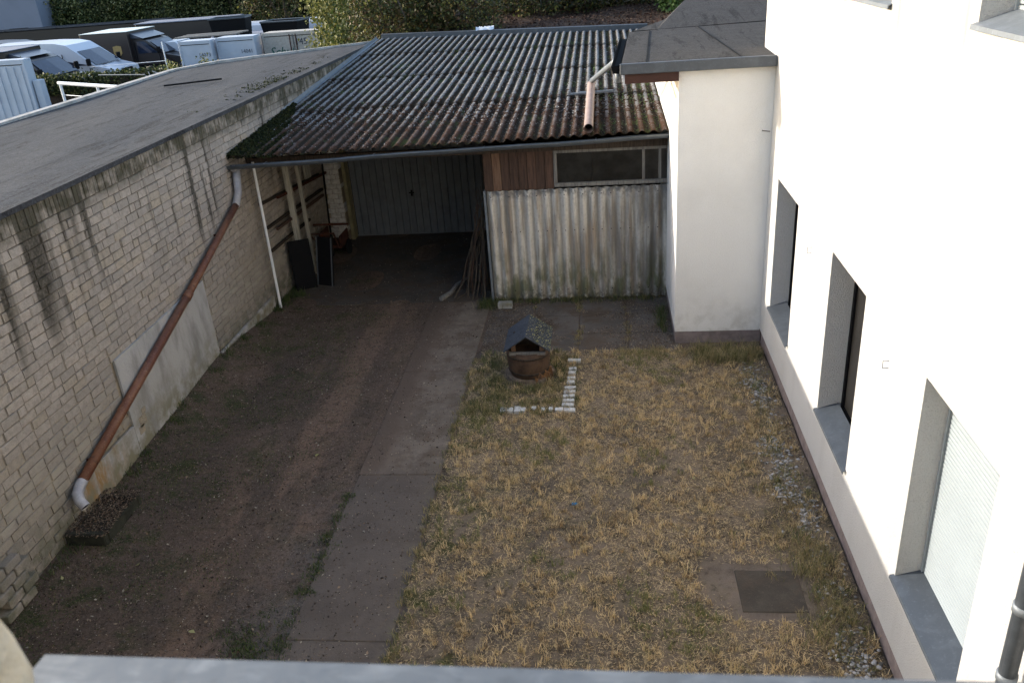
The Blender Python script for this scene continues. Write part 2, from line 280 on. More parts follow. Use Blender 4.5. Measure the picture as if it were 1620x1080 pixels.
# ------------------------------------------------------------------ mesh helpers
class MB:
    def __init__(s): s.v = []; s.f = []; s.t = []
    def add(s, vs, fs, tone=None):
        o = len(s.v); s.v += [tuple(v) for v in vs]; s.f += [tuple(i + o for i in f) for f in fs]
        s.t += [tone if tone is not None else .5] * len(vs); return s
    def box(s, a, b, tone=None, M=None):
        x0, y0, z0 = a; x1, y1, z1 = b
        vs = [(x0, y0, z0), (x1, y0, z0), (x1, y1, z0), (x0, y1, z0), (x0, y0, z1), (x1, y0, z1), (x1, y1, z1), (x0, y1, z1)]
        if M is not None: vs = [tuple(M @ Vector(v)) for v in vs]
        return s.add(vs, [(0, 3, 2, 1), (4, 5, 6, 7), (0, 1, 5, 4), (1, 2, 6, 5), (2, 3, 7, 6), (3, 0, 4, 7)], tone)
    def bbox(s, a, b, c=.01, M=None, tone=None):
        """box with chamfered edges"""
        a = Vector(a); b = Vector(b); vs = []; idx = {}
        for sx in (0, 1):
            for sy in (0, 1):
                for sz in (0, 1):
                    p = Vector((b.x if sx else a.x, b.y if sy else a.y, b.z if sz else a.z)); d = Vector((-1 if sx else 1, -1 if sy else 1, -1 if sz else 1)) * c
                    for ax in range(3):
                        q = Vector([p[i] + (0 if i == ax else d[i]) for i in range(3)]); idx[(sx, sy, sz, ax)] = len(vs); vs.append(q)
        I = lambda x, y, z, ax: idx[(x, y, z, ax)]; fs = []
        for k in (0, 1):
            q = [(0, 0), (1, 0), (1, 1), (0, 1)]
            for ax in range(3):
                f = []
                for u, w in q:
                    t = [0, 0, 0]; t[ax] = k; t[(ax + 1) % 3] = u; t[(ax + 2) % 3] = w; f.append(I(*t, ax))
                fs.append(f if k else f[::-1])
        for ax in range(3):
            o1, o2 = (ax + 1) % 3, (ax + 2) % 3
            for u in (0, 1):
                for w in (0, 1):
                    t0 = [0, 0, 0]; t0[o1] = u; t0[o2] = w; t1 = list(t0); t1[ax] = 1
                    f = [I(*t0, o1), I(*t1, o1), I(*t1, o2), I(*t0, o2)]
                    fs.append(f if (u == w) else f[::-1])
        for t in [(x, y, z) for x in (0, 1) for y in (0, 1) for z in (0, 1)]:
            f = [I(*t, 0), I(*t, 1), I(*t, 2)]; fs.append(f if sum(t) % 2 else f[::-1])
        if M is not None: vs = [M @ v for v in vs]
        return s.add(vs, fs, tone)
    def tube(s, pts, r, n=10, cap=True, tone=None):
        pts = [Vector(p) for p in pts]; rs = r if isinstance(r, (list, tuple)) else [r] * len(pts); vs = []; fs = []
        for i, p in enumerate(pts):
            d = (pts[min(i + 1, len(pts) - 1)] - pts[max(i - 1, 0)]).normalized()
            u = d.orthogonal().normalized() if i == 0 else (u - d * u.dot(d)).normalized()
            w = d.cross(u)
            for k in range(n): a = 2 * math.pi * k / n; vs.append(p + (u * math.cos(a) + w * math.sin(a)) * rs[i])
        for i in range(len(pts) - 1):
            for k in range(n): fs.append((i * n + k, i * n + (k + 1) % n, (i + 1) * n + (k + 1) % n, (i + 1) * n + k))
        if cap: fs += [tuple(range(n))[::-1], tuple(range((len(pts) - 1) * n, len(pts) * n))]
        return s.add(vs, fs, tone)
    def lathe(s, c, prof, n=24):
        vs = []; fs = []
        for r, z in prof:
            for k in range(n): a = 2 * math.pi * k / n; vs.append((c[0] + r * math.cos(a), c[1] + r * math.sin(a), c[2] + z))
        for i in range(len(prof) - 1):
            for k in range(n): fs.append((i * n + k, i * n + (k + 1) % n, (i + 1) * n + (k + 1) % n, (i + 1) * n + k))
        return s.add(vs, fs)
    def prism(s, poly, z0, z1):
        n = len(poly); vs = [(x, y, z0) for x, y in poly] + [(x, y, z1) for x, y in poly]
        return s.add(vs, [tuple(range(n))[::-1], tuple(range(n, 2 * n))] + [(i, (i + 1) % n, n + (i + 1) % n, n + i) for i in range(n)])
    def mesh(s, name):
        me = bpy.data.meshes.new(name); me.from_pydata(s.v, [], s.f)
        a = me.attributes.new('tone', 'FLOAT', 'POINT'); a.data.foreach_set('value', s.t); me.update(); return me
def obj(name, me, mat=None, parent=None, smooth=False, local=False):
    if isinstance(me, MB): me = me.mesh(name)
    o = bpy.data.objects.new(name, me); S.collection.objects.link(o)
    if mat and not me.materials: me.materials.append(mat)
    if smooth: me.polygons.foreach_set('use_smooth', [True] * len(me.polygons))
    if parent:
        o.parent = parent
        if not local: o.matrix_parent_inverse = Matrix.Translation(-parent.location)
    return o
def tag(o, label=None, cat=None, group=None, kind=None):
    if label: o['label'] = label
    if cat: o['category'] = cat
    if group: o['group'] = group
    if kind: o['kind'] = kind
    return o
def thing(name, label, cat, loc=(0, 0, 0), group=None, rz=0):
    o = bpy.data.objects.new(name, None); S.collection.objects.link(o); o.location = loc; o.rotation_euler = (0, 0, rz); o.empty_display_size = .2
    return tag(o, label, cat, group)
def fastmesh(name, V, F, tone):
    """V (n,3), F (m,k) numpy arrays"""
    me = bpy.data.meshes.new(name); n, m, k = len(V), len(F), F.shape[1]
    me.vertices.add(n); me.vertices.foreach_set('co', V.astype('f4').ravel()); me.loops.add(m * k); me.loops.foreach_set('vertex_index', F.astype('i4').ravel())
    me.polygons.add(m); me.polygons.foreach_set('loop_start', np.arange(0, m * k, k, dtype='i4'))
    a = me.attributes.new('tone', 'FLOAT', 'POINT'); a.data.foreach_set('value', tone.astype('f4')); me.update(calc_edges=True); me.validate(); return me
def blades(name, P, h, w, tone, lean=.5, mat=None, parent=None):
    """grass blades: two-quad bent ribbons -> three triangles worth, at points P (n,3)"""
    n = len(P); a = RNG.uniform(0, 2 * np.pi, n); b = RNG.uniform(0, 2 * np.pi, n); L = RNG.uniform(.1, 1, n) * lean * h
    side = np.stack([np.cos(a), np.sin(a), 0 * a], 1) * (w * .5)[:, None]; ln = np.stack([np.cos(b), np.sin(b), 0 * b], 1) * L[:, None]
    up = np.stack([0 * a, 0 * a, h], 1); V = np.empty((n, 5, 3))
    V[:, 0] = P - side; V[:, 1] = P + side; V[:, 2] = P + side * .7 + ln * .35 + up * .6; V[:, 3] = P - side * .7 + ln * .35 + up * .6
    V[:, 4] = P + ln + up * np.clip(1 - L / h * .35, .2, 1)[:, None]
    o = np.arange(n)[:, None] * 5; F = np.concatenate([o + [0, 1, 2], o + [0, 2, 3], o + [3, 2, 4]])
    return obj(name, fastmesh(name, V.reshape(-1, 3), F, np.repeat(tone, 5)), mat, parent)
def flakes(name, P, size, tone, mat, parent=None, flat=0.25, aspect=.6):
    """leaf-like bent quads; flat=1 random orientation, small = lying down"""
    n = len(P); d = RNG.normal(size=(n, 3)); d[:, 2] *= flat; d /= np.linalg.norm(d, axis=1)[:, None]
    e = RNG.normal(size=(n, 3)); e[:, 2] *= flat; e -= d * (e * d).sum(1)[:, None]; e /= np.linalg.norm(e, axis=1)[:, None]
    sz = (size * RNG.uniform(.5, 1.3, n))[:, None]; nn = np.cross(d, e); V = np.empty((n, 4, 3))
    V[:, 0] = P - d * sz * .5; V[:, 1] = P + e * sz * aspect * .5 + nn * sz * .12; V[:, 2] = P + d * sz * .5; V[:, 3] = P - e * sz * aspect * .5 + nn * sz * .12
    F = (np.arange(n)[:, None] * 4 + [0, 1, 2, 3]); return obj(name, fastmesh(name, V.reshape(-1, 3), F, np.repeat(tone, 4)), mat, parent)
def rocks(name, P, size, tone, mat, parent=None):
    n = len(P); base = np.array([(1, 0, 0), (-1, 0, 0), (0, 1, 0), (0, -1, 0), (0, 0, .7), (0, 0, -.7)], float)
    fc = np.array([(0, 2, 4), (2, 1, 4), (1, 3, 4), (3, 0, 4), (2, 0, 5), (1, 2, 5), (3, 1, 5), (0, 3, 5)])
    # subdivide the octahedron once so stones look round
    V0 = list(map(tuple, base)); F0 = []; cache = {}
    def mid(i, j):
        k = (min(i, j), max(i, j))
        if k not in cache:
            v = (np.array(V0[i]) + np.array(V0[j])) / 2; v = v / np.linalg.norm(v / np.array([1, 1, .7])); V0.append(tuple(v)); cache[k] = len(V0) - 1
        return cache[k]
    for a, b, c in fc:
        ab, bc, ca = mid(a, b), mid(b, c), mid(c, a); F0 += [(a, ab, ca), (ab, b, bc), (ca, bc, c), (ab, bc, ca)]
    V0 = np.array(V0); F0 = np.array(F0); k = len(V0)
    a = RNG.uniform(0, 6.28, n); sx = size * RNG.uniform(.7, 1.3, n); sy = size * RNG.uniform(.6, 1.1, n); sz = size * RNG.uniform(.5, .9, n)
    j = RNG.uniform(.85, 1.15, (n, k, 1)); Q = V0[None] * j * np.stack([sx, sy, sz], 1)[:, None]
    c, s_ = np.cos(a)[:, None], np.sin(a)[:, None]; X = Q[..., 0] * c - Q[..., 1] * s_; Yy = Q[..., 0] * s_ + Q[..., 1] * c
    V = np.stack([X, Yy, Q[..., 2]], 2) + P[:, None]; F = (np.arange(n)[:, None, None] * k + F0[None]).reshape(-1, 3)
    return obj(name, fastmesh(name, V.reshape(-1, 3), F, np.repeat(tone, k)), mat, parent, smooth=True)
def cull(P, f, lo=.5):   # keep points where a smooth random field is high
    return P[f > lo]
def field(P, s, seed=0):
    r = np.random.default_rng(seed); v = np.zeros(len(P))
    for i in range(6):
        k = r.normal(size=2) * s * (1 + i * .5); v += np.sin(P[:, 0] * k[0] + P[:, 1] * k[1] + r.uniform(0, 6.28)) / (1 + i * .35)
    return .5 + .5 * np.tanh(v * .6)
def text(name, body, size, mat, parent, loc, rot, ext=.002, shear=0):
    c = bpy.data.curves.new(name, 'FONT'); c.body = body; c.size = size; c.extrude = ext; c.shear = shear; c.resolution_u = 2
    o = bpy.data.objects.new(name, c); S.collection.objects.link(o); bpy.context.view_layer.update()
    me = bpy.data.meshes.new_from_object(o.evaluated_get(bpy.context.evaluated_depsgraph_get())); bpy.data.objects.remove(o)
    o = bpy.data.objects.new(name, me); S.collection.objects.link(o); me.materials.clear(); me.materials.append(mat); o.location = loc; o.rotation_euler = rot
    o.parent = parent; return o

XW = 2.40        # white house wall plane
XB = -6.35       # brick wall plane
# ------------------------------------------------------------------ ground
def gh(x, y):    # low bank of debris along the foot of the brick wall
    x = np.asarray(x, float); y = np.asarray(y, float)
    b = .30 * np.exp(-((y - 12.0) / 1.7) ** 2) + .14 * np.exp(-((y - 9.3) / 1.6) ** 2)
    return b * np.clip(1 - (x - XB) / .9, 0, 1) ** 1.4 + .012 * np.sin(x * 3.1 + 1) * np.sin(y * 1.9) * np.clip((-3.3 - x) / .5, 0, 1)
def grid(x0, x1, y0, y1, nx, ny, zf):
    X, Y = np.meshgrid(np.linspace(x0, x1, nx), np.linspace(y0, y1, ny)); Zz = zf(X, Y)
    V = np.stack([X, Y, Zz], 2).reshape(-1, 3); i = np.arange(ny - 1)[:, None] * nx + np.arange(nx - 1)[None]; i = i.ravel()
    return V, np.stack([i, i + 1, i + nx + 1, i + nx], 1)
V, F = grid(-6.6, 4.0, -2, 20, 140, 220, lambda x, y: gh(x, y)); o = obj('yard_ground', fastmesh('yard_ground', V, F, V[:, 0] * 0), MDIRT); tag(o, kind='structure')
# terrain round the yard: big lot sheet with a hole for the plot
m = MB(); g = 1.2
hx0, hx1, hy0, hy1 = -10.6, 14, -12, 25.4
m.add([(-250, -250, g), (250, -250, g), (250, 300, g), (-250, 300, g), (hx0, hy0, g), (hx1, hy0, g), (hx1, hy1, g), (hx0, hy1, g), (hx0, hy0, -.1), (hx1, hy0, -.1), (hx1, hy1, -.1), (hx0, hy1, -.1)],
      [(0, 1, 5, 4), (1, 2, 6, 5), (2, 3, 7, 6), (3, 0, 4, 7), (4, 5, 9, 8), (5, 6, 10, 9), (6, 7, 11, 10), (7, 4, 8, 11), (8, 9, 10, 11)])
tag(obj('lot_ground', m, MASPH), kind='structure')
path = thing('concrete_path', 'x', 'x'); del path['label'], path['category']; path['kind'] = 'structure'
ys = [-1.5, 2.2, 5.93, 8.75, 11.6, 14.42]
for i in range(len(ys) - 1):
    jx = random.uniform(-.02, .02)
    m = MB().bbox((-3.2 + jx, ys[i] + .003, -.05), (-2.14 + jx * .3, ys[i + 1] - .003, .012 + random.uniform(-.003, .003)), .008); obj('slab', m, MPATH, path)
pave = thing('back_paving', 'x', 'x'); del pave['label'], pave['category']; pave['kind'] = 'structure'
for i in range(4):
    for j in range(3):
        x0 = -2.1 + i * .81; y0 = 12.12 + j * .77; m = MB().bbox((x0 + .008, y0 + .008, -.04), (x0 + .80, y0 + .762, .008 + random.uniform(-.003, .004)), .006)
        obj('slab', m, MPAVE, pave)
m = MB(); m.box((-6.5, 14.45, -.04), (-2.12, 18.95, .006)); tag(obj('carport_floor', m, MCARP), kind='structure')
# lawn sheet, ragged west edge
def lawnx(y): return -2.10 + .035 * np.sin(y * 5.3) + .025 * np.sin(y * 13.1)
V, F = grid(0, 1, .2, 12.12, 60, 120, lambda x, y: 0 * x)
V[:, 0] = lawnx(V[:, 1]) * (1 - V[:, 0]) + XW * V[:, 0]; V[:, 2] = .016 + .012 * field(V, 2.0, 3) + .02 * np.clip((V[:, 0] - 1.2), 0, 1) * field(V, 3, 5)
tag(obj('lawn_ground', fastmesh('lawn_ground', V, F, V[:, 0] * 0), MLAWN), kind='structure')
# leafy bank behind the shed
V, F = grid(-6.25, 16, 25.6, 60, 60, 50, lambda x, y: np.minimum(3.60 + (y - 26) * .05, 4.2) * np.clip(1.25 - np.maximum(0, -3.5 - x) * .14 * (y > 27), .45, 1) + .08 * np.sin(x * 1.7) * np.sin(y * 1.3))
V[:, 2] = np.clip(V[:, 2], 1.22, 9); tag(obj('leafy_bank', fastmesh('leafy_bank', V, F, V[:, 0] * 0), MBANK), kind='structure')
m = MB(); m.add([(-6.3, 25.16, 1), (1.3, 25.3, 1), (1.3, 25.58, 1), (-6.3, 25.44, 1), (-6.3, 25.16, 3.93), (1.3, 25.3, 3.745), (1.3, 25.58, 3.745), (-6.3, 25.44, 3.93)], [(0, 3, 2, 1), (4, 5, 6, 7), (0, 1, 5, 4), (1, 2, 6, 5), (2, 3, 7, 6), (3, 0, 4, 7)]); bw = tag(obj('boundary_wall', m, MZ), 'low grey wall closing the shed roof at its back edge', 'wall')

# ------------------------------------------------------------------ left building with brick wall
TOPZ = 3.81
bl = thing('brick_outbuilding', 'long flat-roofed outbuilding with weathered pale brick wall and grey felt roof', 'building', (XB, 14, 0))
m = MB(); m.prism([(XB - .013, 3.0), (XB - .013, 24.5), (-9.8, 21.8), (-10.35, 20.4), (-10.35, 3.0)], -.1, TOPZ - .06); obj('wall', m, MMORT, bl)
PL, PH = .272, .1133; near = []; mass = MB()
shapes = []
for k in range(10):
    m = MB(); l = PL - .012; h = PH - .011; c = .007
    m.bbox((-.045, -l / 2, -h / 2), (.0, l / 2, h / 2), c)
    for i, v in enumerate(m.v):
        f = 1 if v[0] > -.01 else 0
        m.v[i] = (v[0] + random.uniform(-.003, .003) * f, v[1] + random.uniform(-.009, .009), v[2] + random.uniform(-.007, .007))
    m.t = [random.random()] * len(m.t); shapes.append(m)
half = MB().bbox((-.03, -(PL / 2 - .016) / 2, -(PH - .014) / 2), (0, (PL / 2 - .016) / 2, (PH - .014) / 2), .006)
def in_patch(y, z): return (9.1 < y < 11.85 and z < 1.5 + (y - 9) * .02) or (7.75 < y < 9.12 and z < .55)
cands = []
nrow = int((TOPZ - .27) / PH) + 1
for r in range(-1, nrow):
    z = TOPZ - .272 - PH * (nrow - 1 - r + .5)
    y = 3.1 + (.5 * PL if r % 2 else 0) + (.12 if r % 5 == 0 else 0)
    while y < 24.3:
        if y > 19.0 and z < 3.2: break
        hh = random.random() < .10; L = PL / 2 if hh else PL; yc = y + L / 2
        if not in_patch(yc, z): cands.append((yc, z, hh, random.choice(range(10))))
        y += L
def vis(c): y, z = c[0], c[1]; return (y ** 2 + 40 + (6 - z) ** 2) if (6.0 < y and (z > .0)) else 1e9
# those nearest the camera and not hidden by the window plaster show largest
def shows(c):
    y, z = c[0], c[1]
    return y > 6.2 + max(0, (z - 0)) * 0 and (y - 6.3) > (z * .43) and y < 14
cs = sorted([c for c in cands if shows(c)], key=lambda c: vis(c)); singles = set(map(id, cs[:300]))
sm = [s_.mesh('brick') for s_ in shapes]; hm = half.mesh('brick')
for me in sm + [hm]: me.materials.append(MBR1)
for c in cands:
    yc, z, hh, k = c; off = random.uniform(-.006, .009); rx = random.uniform(-.012, .012); src = half if hh else shapes[k]
    if random.random() < .03: off -= .006
    if id(c) in singles:
        o = bpy.data.objects.new('brick', hm if hh else sm[k]); S.collection.objects.link(o); o.parent = bl; o.matrix_parent_inverse = Matrix.Translation(-bl.location)
        o.location = (XB + off, yc, z); o.rotation_euler = (rx, 0, random.uniform(-.02, .02))
    else:
        Mx = Matrix.Translation((XB + off, yc, z)) @ Euler((rx, 0, random.uniform(-.02, .02))).to_matrix().to_4x4()
        mass.add([Mx @ Vector(v) for v in src.v], src.f, random.random())
y = 3.1
while y < 24.3:       # rowlock course under the coping
    w = .077; mass.bbox((XB - .03, y, TOPZ - .265), (XB + random.uniform(-.002, .012), y + w - .011, TOPZ - .06), .005, tone=random.random()); y += w
o = obj('brickwork', mass, MBR2, bl); o['kind'] = 'stuff'
# pier foot and rusty stub at the near end
m = MB()
for r in range(5):
    for q in range(2): m.bbox((XB + .005, 6.05 + q * .25 + (r % 2) * .1, .02 + r * .11), (XB + .16 - r * .012, 6.28 + q * .25 + (r % 2) * .1, .12 + r * .11), .008, tone=random.random())
obj('pier_foot', m, MBR2, bl)
m = MB(); m.bbox((XB + .0, 5.6, 1.02), (XB + .16, 6.38, 1.10), .012); obj('ledge', m, MZ, bl)
m = MB(); m.tube([(XB, 6.1, 1.22), (XB + .15, 6.22, 1.20)], .07, 12); obj('pipe_stub', m, MRUST, bl)
# cement render patch with broken low edge
m = MB(); m.prism([(XB + .002, 9.12), (XB + .035, 9.12), (XB + .035, 11.83), (XB + .002, 11.83)], -.1, 1.52)
for i, v in enumerate(m.v): m.v[i] = (v[0], v[1], v[2] + (.05 if v[1] > 10 and v[2] > 1 else 0))
obj('render_patch', m, MPATCH, bl)
m = MB(); m.bbox((XB + .002, 7.72, -.1), (XB + .05, 9.10, .56), .01); obj('render_patch', m, MPATCH, bl)
m = MB(); m.bbox((XB + .002, 11.86, -.1), (XB + .07, 14.3, .30), .02); obj('footing', m, MPATCH, bl)
for (yy, zz, s_) in [(9.35, .5, .09), (9.28, .40, .07), (9.42, .62, .05)]:
    m = MB(); m.prism([(XB + .036 + 0 * a, yy) for a in (0,)] * 0 + [(XB + .033, yy - s_), (XB + .0375, yy - s_), (XB + .0375, yy + s_), (XB + .033, yy + s_ * .6)], zz - s_ * .7, zz + s_ * .9); obj('broken_spot', m, MMORT, bl)
# felt roof in overlapping strips running along the building
def roofx(y): return -10.35 if y < 20.4 else (-10.35 + (y - 20.4) * (.55 / 1.4) if y < 21.8 else -9.8 + (y - 21.8) * (3.35 / 2.7))
edges = [XB - .10, -7.35, -8.35, -9.35, -10.42]
for k in range(4):
    xr, xl = edges[k] + .0, edges[k + 1] - .0; V = []; T = []
    yy = np.linspace(3, 24.45, 70); cols = 12; rows = []
    for y in yy:
        lim = roofx(y); a = max(xr, lim + .01); b = max(xl, lim)
        for c in range(cols): x = a + (b - a) * c / (cols - 1); V.append((x, y, TOPZ - .02 + .0015 * (k % 2) + .02 * math.sin(y * .9 + x * 1.3) * math.sin(x * 2.1) * min(1, (XB - x) * 2)))
    F = [(i * cols + c + 1, i * cols + c, (i + 1) * cols + c, (i + 1) * cols + c + 1) for i in range(len(yy) - 1) for c in range(cols - 1)]
    me = fastmesh('felt_strip', np.array(V), np.array(F), np.zeros(len(V))); obj('felt_strip', me, MBIT, bl)
m = MB(); m.prism([(XB - .07, 3), (XB + .022, 3), (XB + .022, 24.5), (XB - .07, 24.5)], TOPZ - .055, TOPZ + .008); obj('coping', m, MBIT, bl)
m = MB(); m.prism([(-10.46, 3), (-10.30, 3), (-10.30, 20.42), (-9.74, 21.7), (XB - .05, 24.42), (XB, 24.52), (-9.84, 21.84), (-10.46, 20.44)], TOPZ - .12, TOPZ + .03); obj('roof_edge', m, MPATCH, bl)
m = MB(); m.tube([(-9.16, 17.48, TOPZ + .02), (-8.6, 17.8, TOPZ + .02), (-8.13, 18.07, TOPZ + .02)], .018, 8); tag(obj('stick', m, MBLKP), 'thin dark rod lying on the grey felt roof', 'rod')
n = 900; P = np.stack([XB - .25 - np.abs(RNG.normal(0, .25, n)), 17.5 + RNG.normal(0, 1.6, n), np.full(n, TOPZ + .0)], 1); P = P[field(P, 3, 9) > .55]
tag(flakes('roof_moss', P, .05, RNG.random(len(P)), MMOSS, None, .3), 'dark moss scattered along the edge of the felt roof', 'moss', kind='stuff')

# ------------------------------------------------------------------ drain pipe on the brick wall
dp = thing('downpipe', 'rusty brown downpipe running slantwise down the brick wall', 'downpipe', (XB + .15, 7.4, .5))
xp = XB + .105
m = MB(); m.tube([(xp, 13.72, 2.93), (xp, 13.6, 2.5), (xp, 13.40, 2.31)], .065, 14); obj('upper_elbow', m, MPIPEG, dp, True)
m = MB(); m.tube([(xp, 13.42, 2.33), (xp, 11.1, 1.575)], .056, 16); m.tube([(xp, 11.14, 1.588), (xp, 7.78, .60)], .062, 16); obj('pipe', m, MPIPE, dp, True)
m = MB(); m.tube([(xp, 11.21, 1.61), (xp, 11.08, 1.568)], .069, 16); obj('collar', m, MPIPE, dp, True)
m = MB(); c0 = [(xp, 7.84, .615), (xp, 7.72, .578), (xp + .01, 7.62, .53), (xp + .06, 7.56, .46), (xp + .12, 7.54, .40)]; m.tube(c0, [.060, .064, .064, .062, .060], 16, cap=False); obj('outlet_elbow', m, MPIPEG, dp, True)
m = MB(); m.tube([c0[3], (c0[4][0] - .004, c0[4][1] + .002, c0[4][2] + .006)], .056, 16); obj('dark_plug', m, MDARK, dp)  # black plug standing for the shade inside the elbow
for yy, zz in ((12.6, 2.06), (9.3, 1.05), (8.1, .69)):
    m = MB(); m.box((XB, yy - .012, zz - .012), (xp, yy + .012, zz + .012)); obj('bracket', m, MRUST, dp)
# trough with debris at its foot
tr = thing('drain_trough', 'mossy concrete trough full of leaf debris under the downpipe', 'trough', (-6.05, 7.6, 0))
m = MB(); x0, x1, y0, y1, t = XB + .02, -5.83, 7.3, 8.15, .08
for a, b in (((x0, y0, -.05), (x1, y0 + t, .19)), ((x0, y1 - t, -.05), (x1, y1, .15)), ((x1 - t, y0 + t, -.05), (x1, y1 - t, .17)), ((x0, y0 + t, -.05), (x1 - t, y1 - t, .13))): m.bbox(a, b, .015)
obj('basin', m, simple('mossy_concrete', (.035, .037, .027), .95, var=.8, scale=7, bump=.01), tr)
n = 3000; P = np.stack([RNG.uniform(x0, x1 + .02, n), RNG.uniform(y0 - .02, y1 + .05, n), np.zeros(n)], 1); P[:, 2] = .155 + .03 * field(P, 4, 71) + RNG.uniform(0, .03, n); o = flakes('debris', P, .025, RNG.random(n) * .75, MLIT, tr); o['kind'] = 'stuff'

# ------------------------------------------------------------------ shed / carport
sh = thing('carport_shed', 'carport and shed with mossy corrugated roof at the back of the yard', 'shed', (-2.6, 16.5, 0))
def eave_y(x): return 13.66 + (x - XB) * (.50 / 7.48)
def rz_(s, x=XB): return 3.045 + s * (.0665 - .0175 * (x - XB) / 7.48)
def sheet(x0, x1, s0, s1, lift, waves, roof=True, thick=.006, amp=.025):
    nx = waves * 8 + 1; nv = 7; V = []; wv = []
    for j in range(nv):
        s_ = s0 + (s1 - s0) * j / (nv - 1)
        for i in range(nx):
            x = x0 + (x1 - x0) * i / (nx - 1); ph = 2 * math.pi * waves * i / (nx - 1) ; c = .5 + .5 * math.sin(ph - math.pi / 2)
            V.append((x, eave_y((x0 + x1) / 2) + s_, rz_(s_, x) + lift * (1 - j / (nv - 1)) ** 1 + amp * 2 * c)); wv.append(c)
    n = len(V); V += [(a, b, c - thick) for a, b, c in V]; wv += wv
    F = [(j * nx + i, j * nx + i + 1, (j + 1) * nx + i + 1, (j + 1) * nx + i) for j in range(nv - 1) for i in range(nx - 1)]
    F += [(a + n, d + n, c + n, b + n) for a, b, c, d in F]
    F += [(i, i + n, i + 1 + n, i + 1) for i in range(nx - 1)]
    F += [(j * nx, (j + 1) * nx, (j + 1) * nx + n, j * nx + n) for j in range(nv - 1)]
    me = fastmesh('roof_sheet', np.array(V), np.array(F), np.zeros(len(V))); a = me.attributes.new('wave', 'FLOAT', 'POINT'); a.data.foreach_set('value', wv)
    return me
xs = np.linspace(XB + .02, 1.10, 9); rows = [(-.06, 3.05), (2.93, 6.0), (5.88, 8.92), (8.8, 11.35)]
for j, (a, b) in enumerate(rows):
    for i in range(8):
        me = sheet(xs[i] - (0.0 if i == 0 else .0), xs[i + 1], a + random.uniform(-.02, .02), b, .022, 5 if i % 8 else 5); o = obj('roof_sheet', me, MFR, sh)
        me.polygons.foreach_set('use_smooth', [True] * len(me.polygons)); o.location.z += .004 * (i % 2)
# gutter, half round, sagging a little
def halfpipe(pts, r, n=10, lip=.012):
    m = MB(); pts = [Vector(p) for p in pts]; vs = []; k = n + 1
    for p in pts:
        for i in range(k): a = math.pi + math.pi * i / n; vs.append(p + Vector((0, math.cos(a) * r, math.sin(a) * r)))
        for i in range(k): a = 2 * math.pi - math.pi * i / n; vs.append(p + Vector((0, math.cos(a) * (r - .006), math.sin(a) * (r - .006))))
    w = 2 * k; fs = []
    for j in range(len(pts) - 1):
        for i in range(w): fs.append((j * w + i, j * w + (i + 1) % w, (j + 1) * w + (i + 1) % w, (j + 1) * w + i))
    m.add(vs, fs); m.tube([p + Vector((0, -r, 0)) for p in pts], lip, 6); return m
gp = [(x, eave_y(x) - .07, 2.955 + .010 * (x - XB) + (-.006 * math.sin((x - XB) * 1.4)) + .005 * math.sin(x * 3)) for x in np.linspace(XB + .03, 1.12, 13)]
obj('gutter', halfpipe(gp, .068), MZG, sh, True)
for k in (1, 4, 7, 10): m = MB(); p = gp[k]; m.box((p[0] - .012, p[1] - .075, p[2] - .002), (p[0] + .012, p[1] + .12, p[2] + .004)); obj('gutter_bracket', m, MZL, sh)
m = MB(); p = gp[0]; m.tube([(p[0] + .08, p[1], p[2] - .06), (xp, 13.62, 2.9)], .055, 12); obj('gutter_outlet', m, MPIPEG, sh, True)
# timber: fascia beam, purlins, rafters
m = MB(); y0 = 14.36; m.box((XB + .02, y0, 2.78), (1.1, y0 + .1, 2.90)); obj('beam', m, MWDARK, sh)
for yy in (16.2, 18.4, 20.6): m = MB(); m.box((XB + .02, yy, rz_(yy - 14.2, 1.) - .14), (1.08, yy + .08, rz_(yy - 14.2, 1.) - .03)); obj('purlin', m, MWDARK, sh)
# front panel of corrugated sheets
YP = 14.46
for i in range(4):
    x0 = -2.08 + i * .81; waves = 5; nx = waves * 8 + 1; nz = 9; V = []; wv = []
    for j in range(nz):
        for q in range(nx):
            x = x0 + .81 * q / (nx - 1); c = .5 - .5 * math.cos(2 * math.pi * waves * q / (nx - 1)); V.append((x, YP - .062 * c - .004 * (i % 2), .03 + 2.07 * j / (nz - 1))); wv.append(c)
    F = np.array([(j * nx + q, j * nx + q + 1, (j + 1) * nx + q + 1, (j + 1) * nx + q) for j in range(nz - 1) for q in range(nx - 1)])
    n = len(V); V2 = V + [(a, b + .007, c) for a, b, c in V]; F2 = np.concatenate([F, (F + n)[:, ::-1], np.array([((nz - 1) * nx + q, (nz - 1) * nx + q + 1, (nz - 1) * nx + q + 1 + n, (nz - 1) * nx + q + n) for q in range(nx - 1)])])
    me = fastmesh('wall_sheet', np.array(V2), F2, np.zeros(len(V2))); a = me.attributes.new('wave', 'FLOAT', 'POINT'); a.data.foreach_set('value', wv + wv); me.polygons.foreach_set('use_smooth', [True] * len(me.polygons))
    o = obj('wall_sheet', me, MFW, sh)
    for q in range(5):
        for zz in (.22, 1.35, 2.0):
            if random.random() < .75: m = MB(); xx = x0 + .81 * (q + .5) / 5; m.tube([(xx, YP - .055, zz), (xx, YP - .078, zz)], .009, 6); bo = obj('bolt', m, MDARK, o); bo.matrix_parent_inverse = Matrix()
m = MB(); m.box((-2.125, YP - .085, .0), (-2.09, YP + .04, 2.12)); obj('edge_strip', m, MZL, sh)
m = MB(); m.box((-2.1, YP + .012, .0), (-2.04, YP + .08, 2.85)); m.box((1.1, YP + .01, 0), (1.17, YP + .08, 2.9)); obj('corner_post', m, MWDARK, sh)
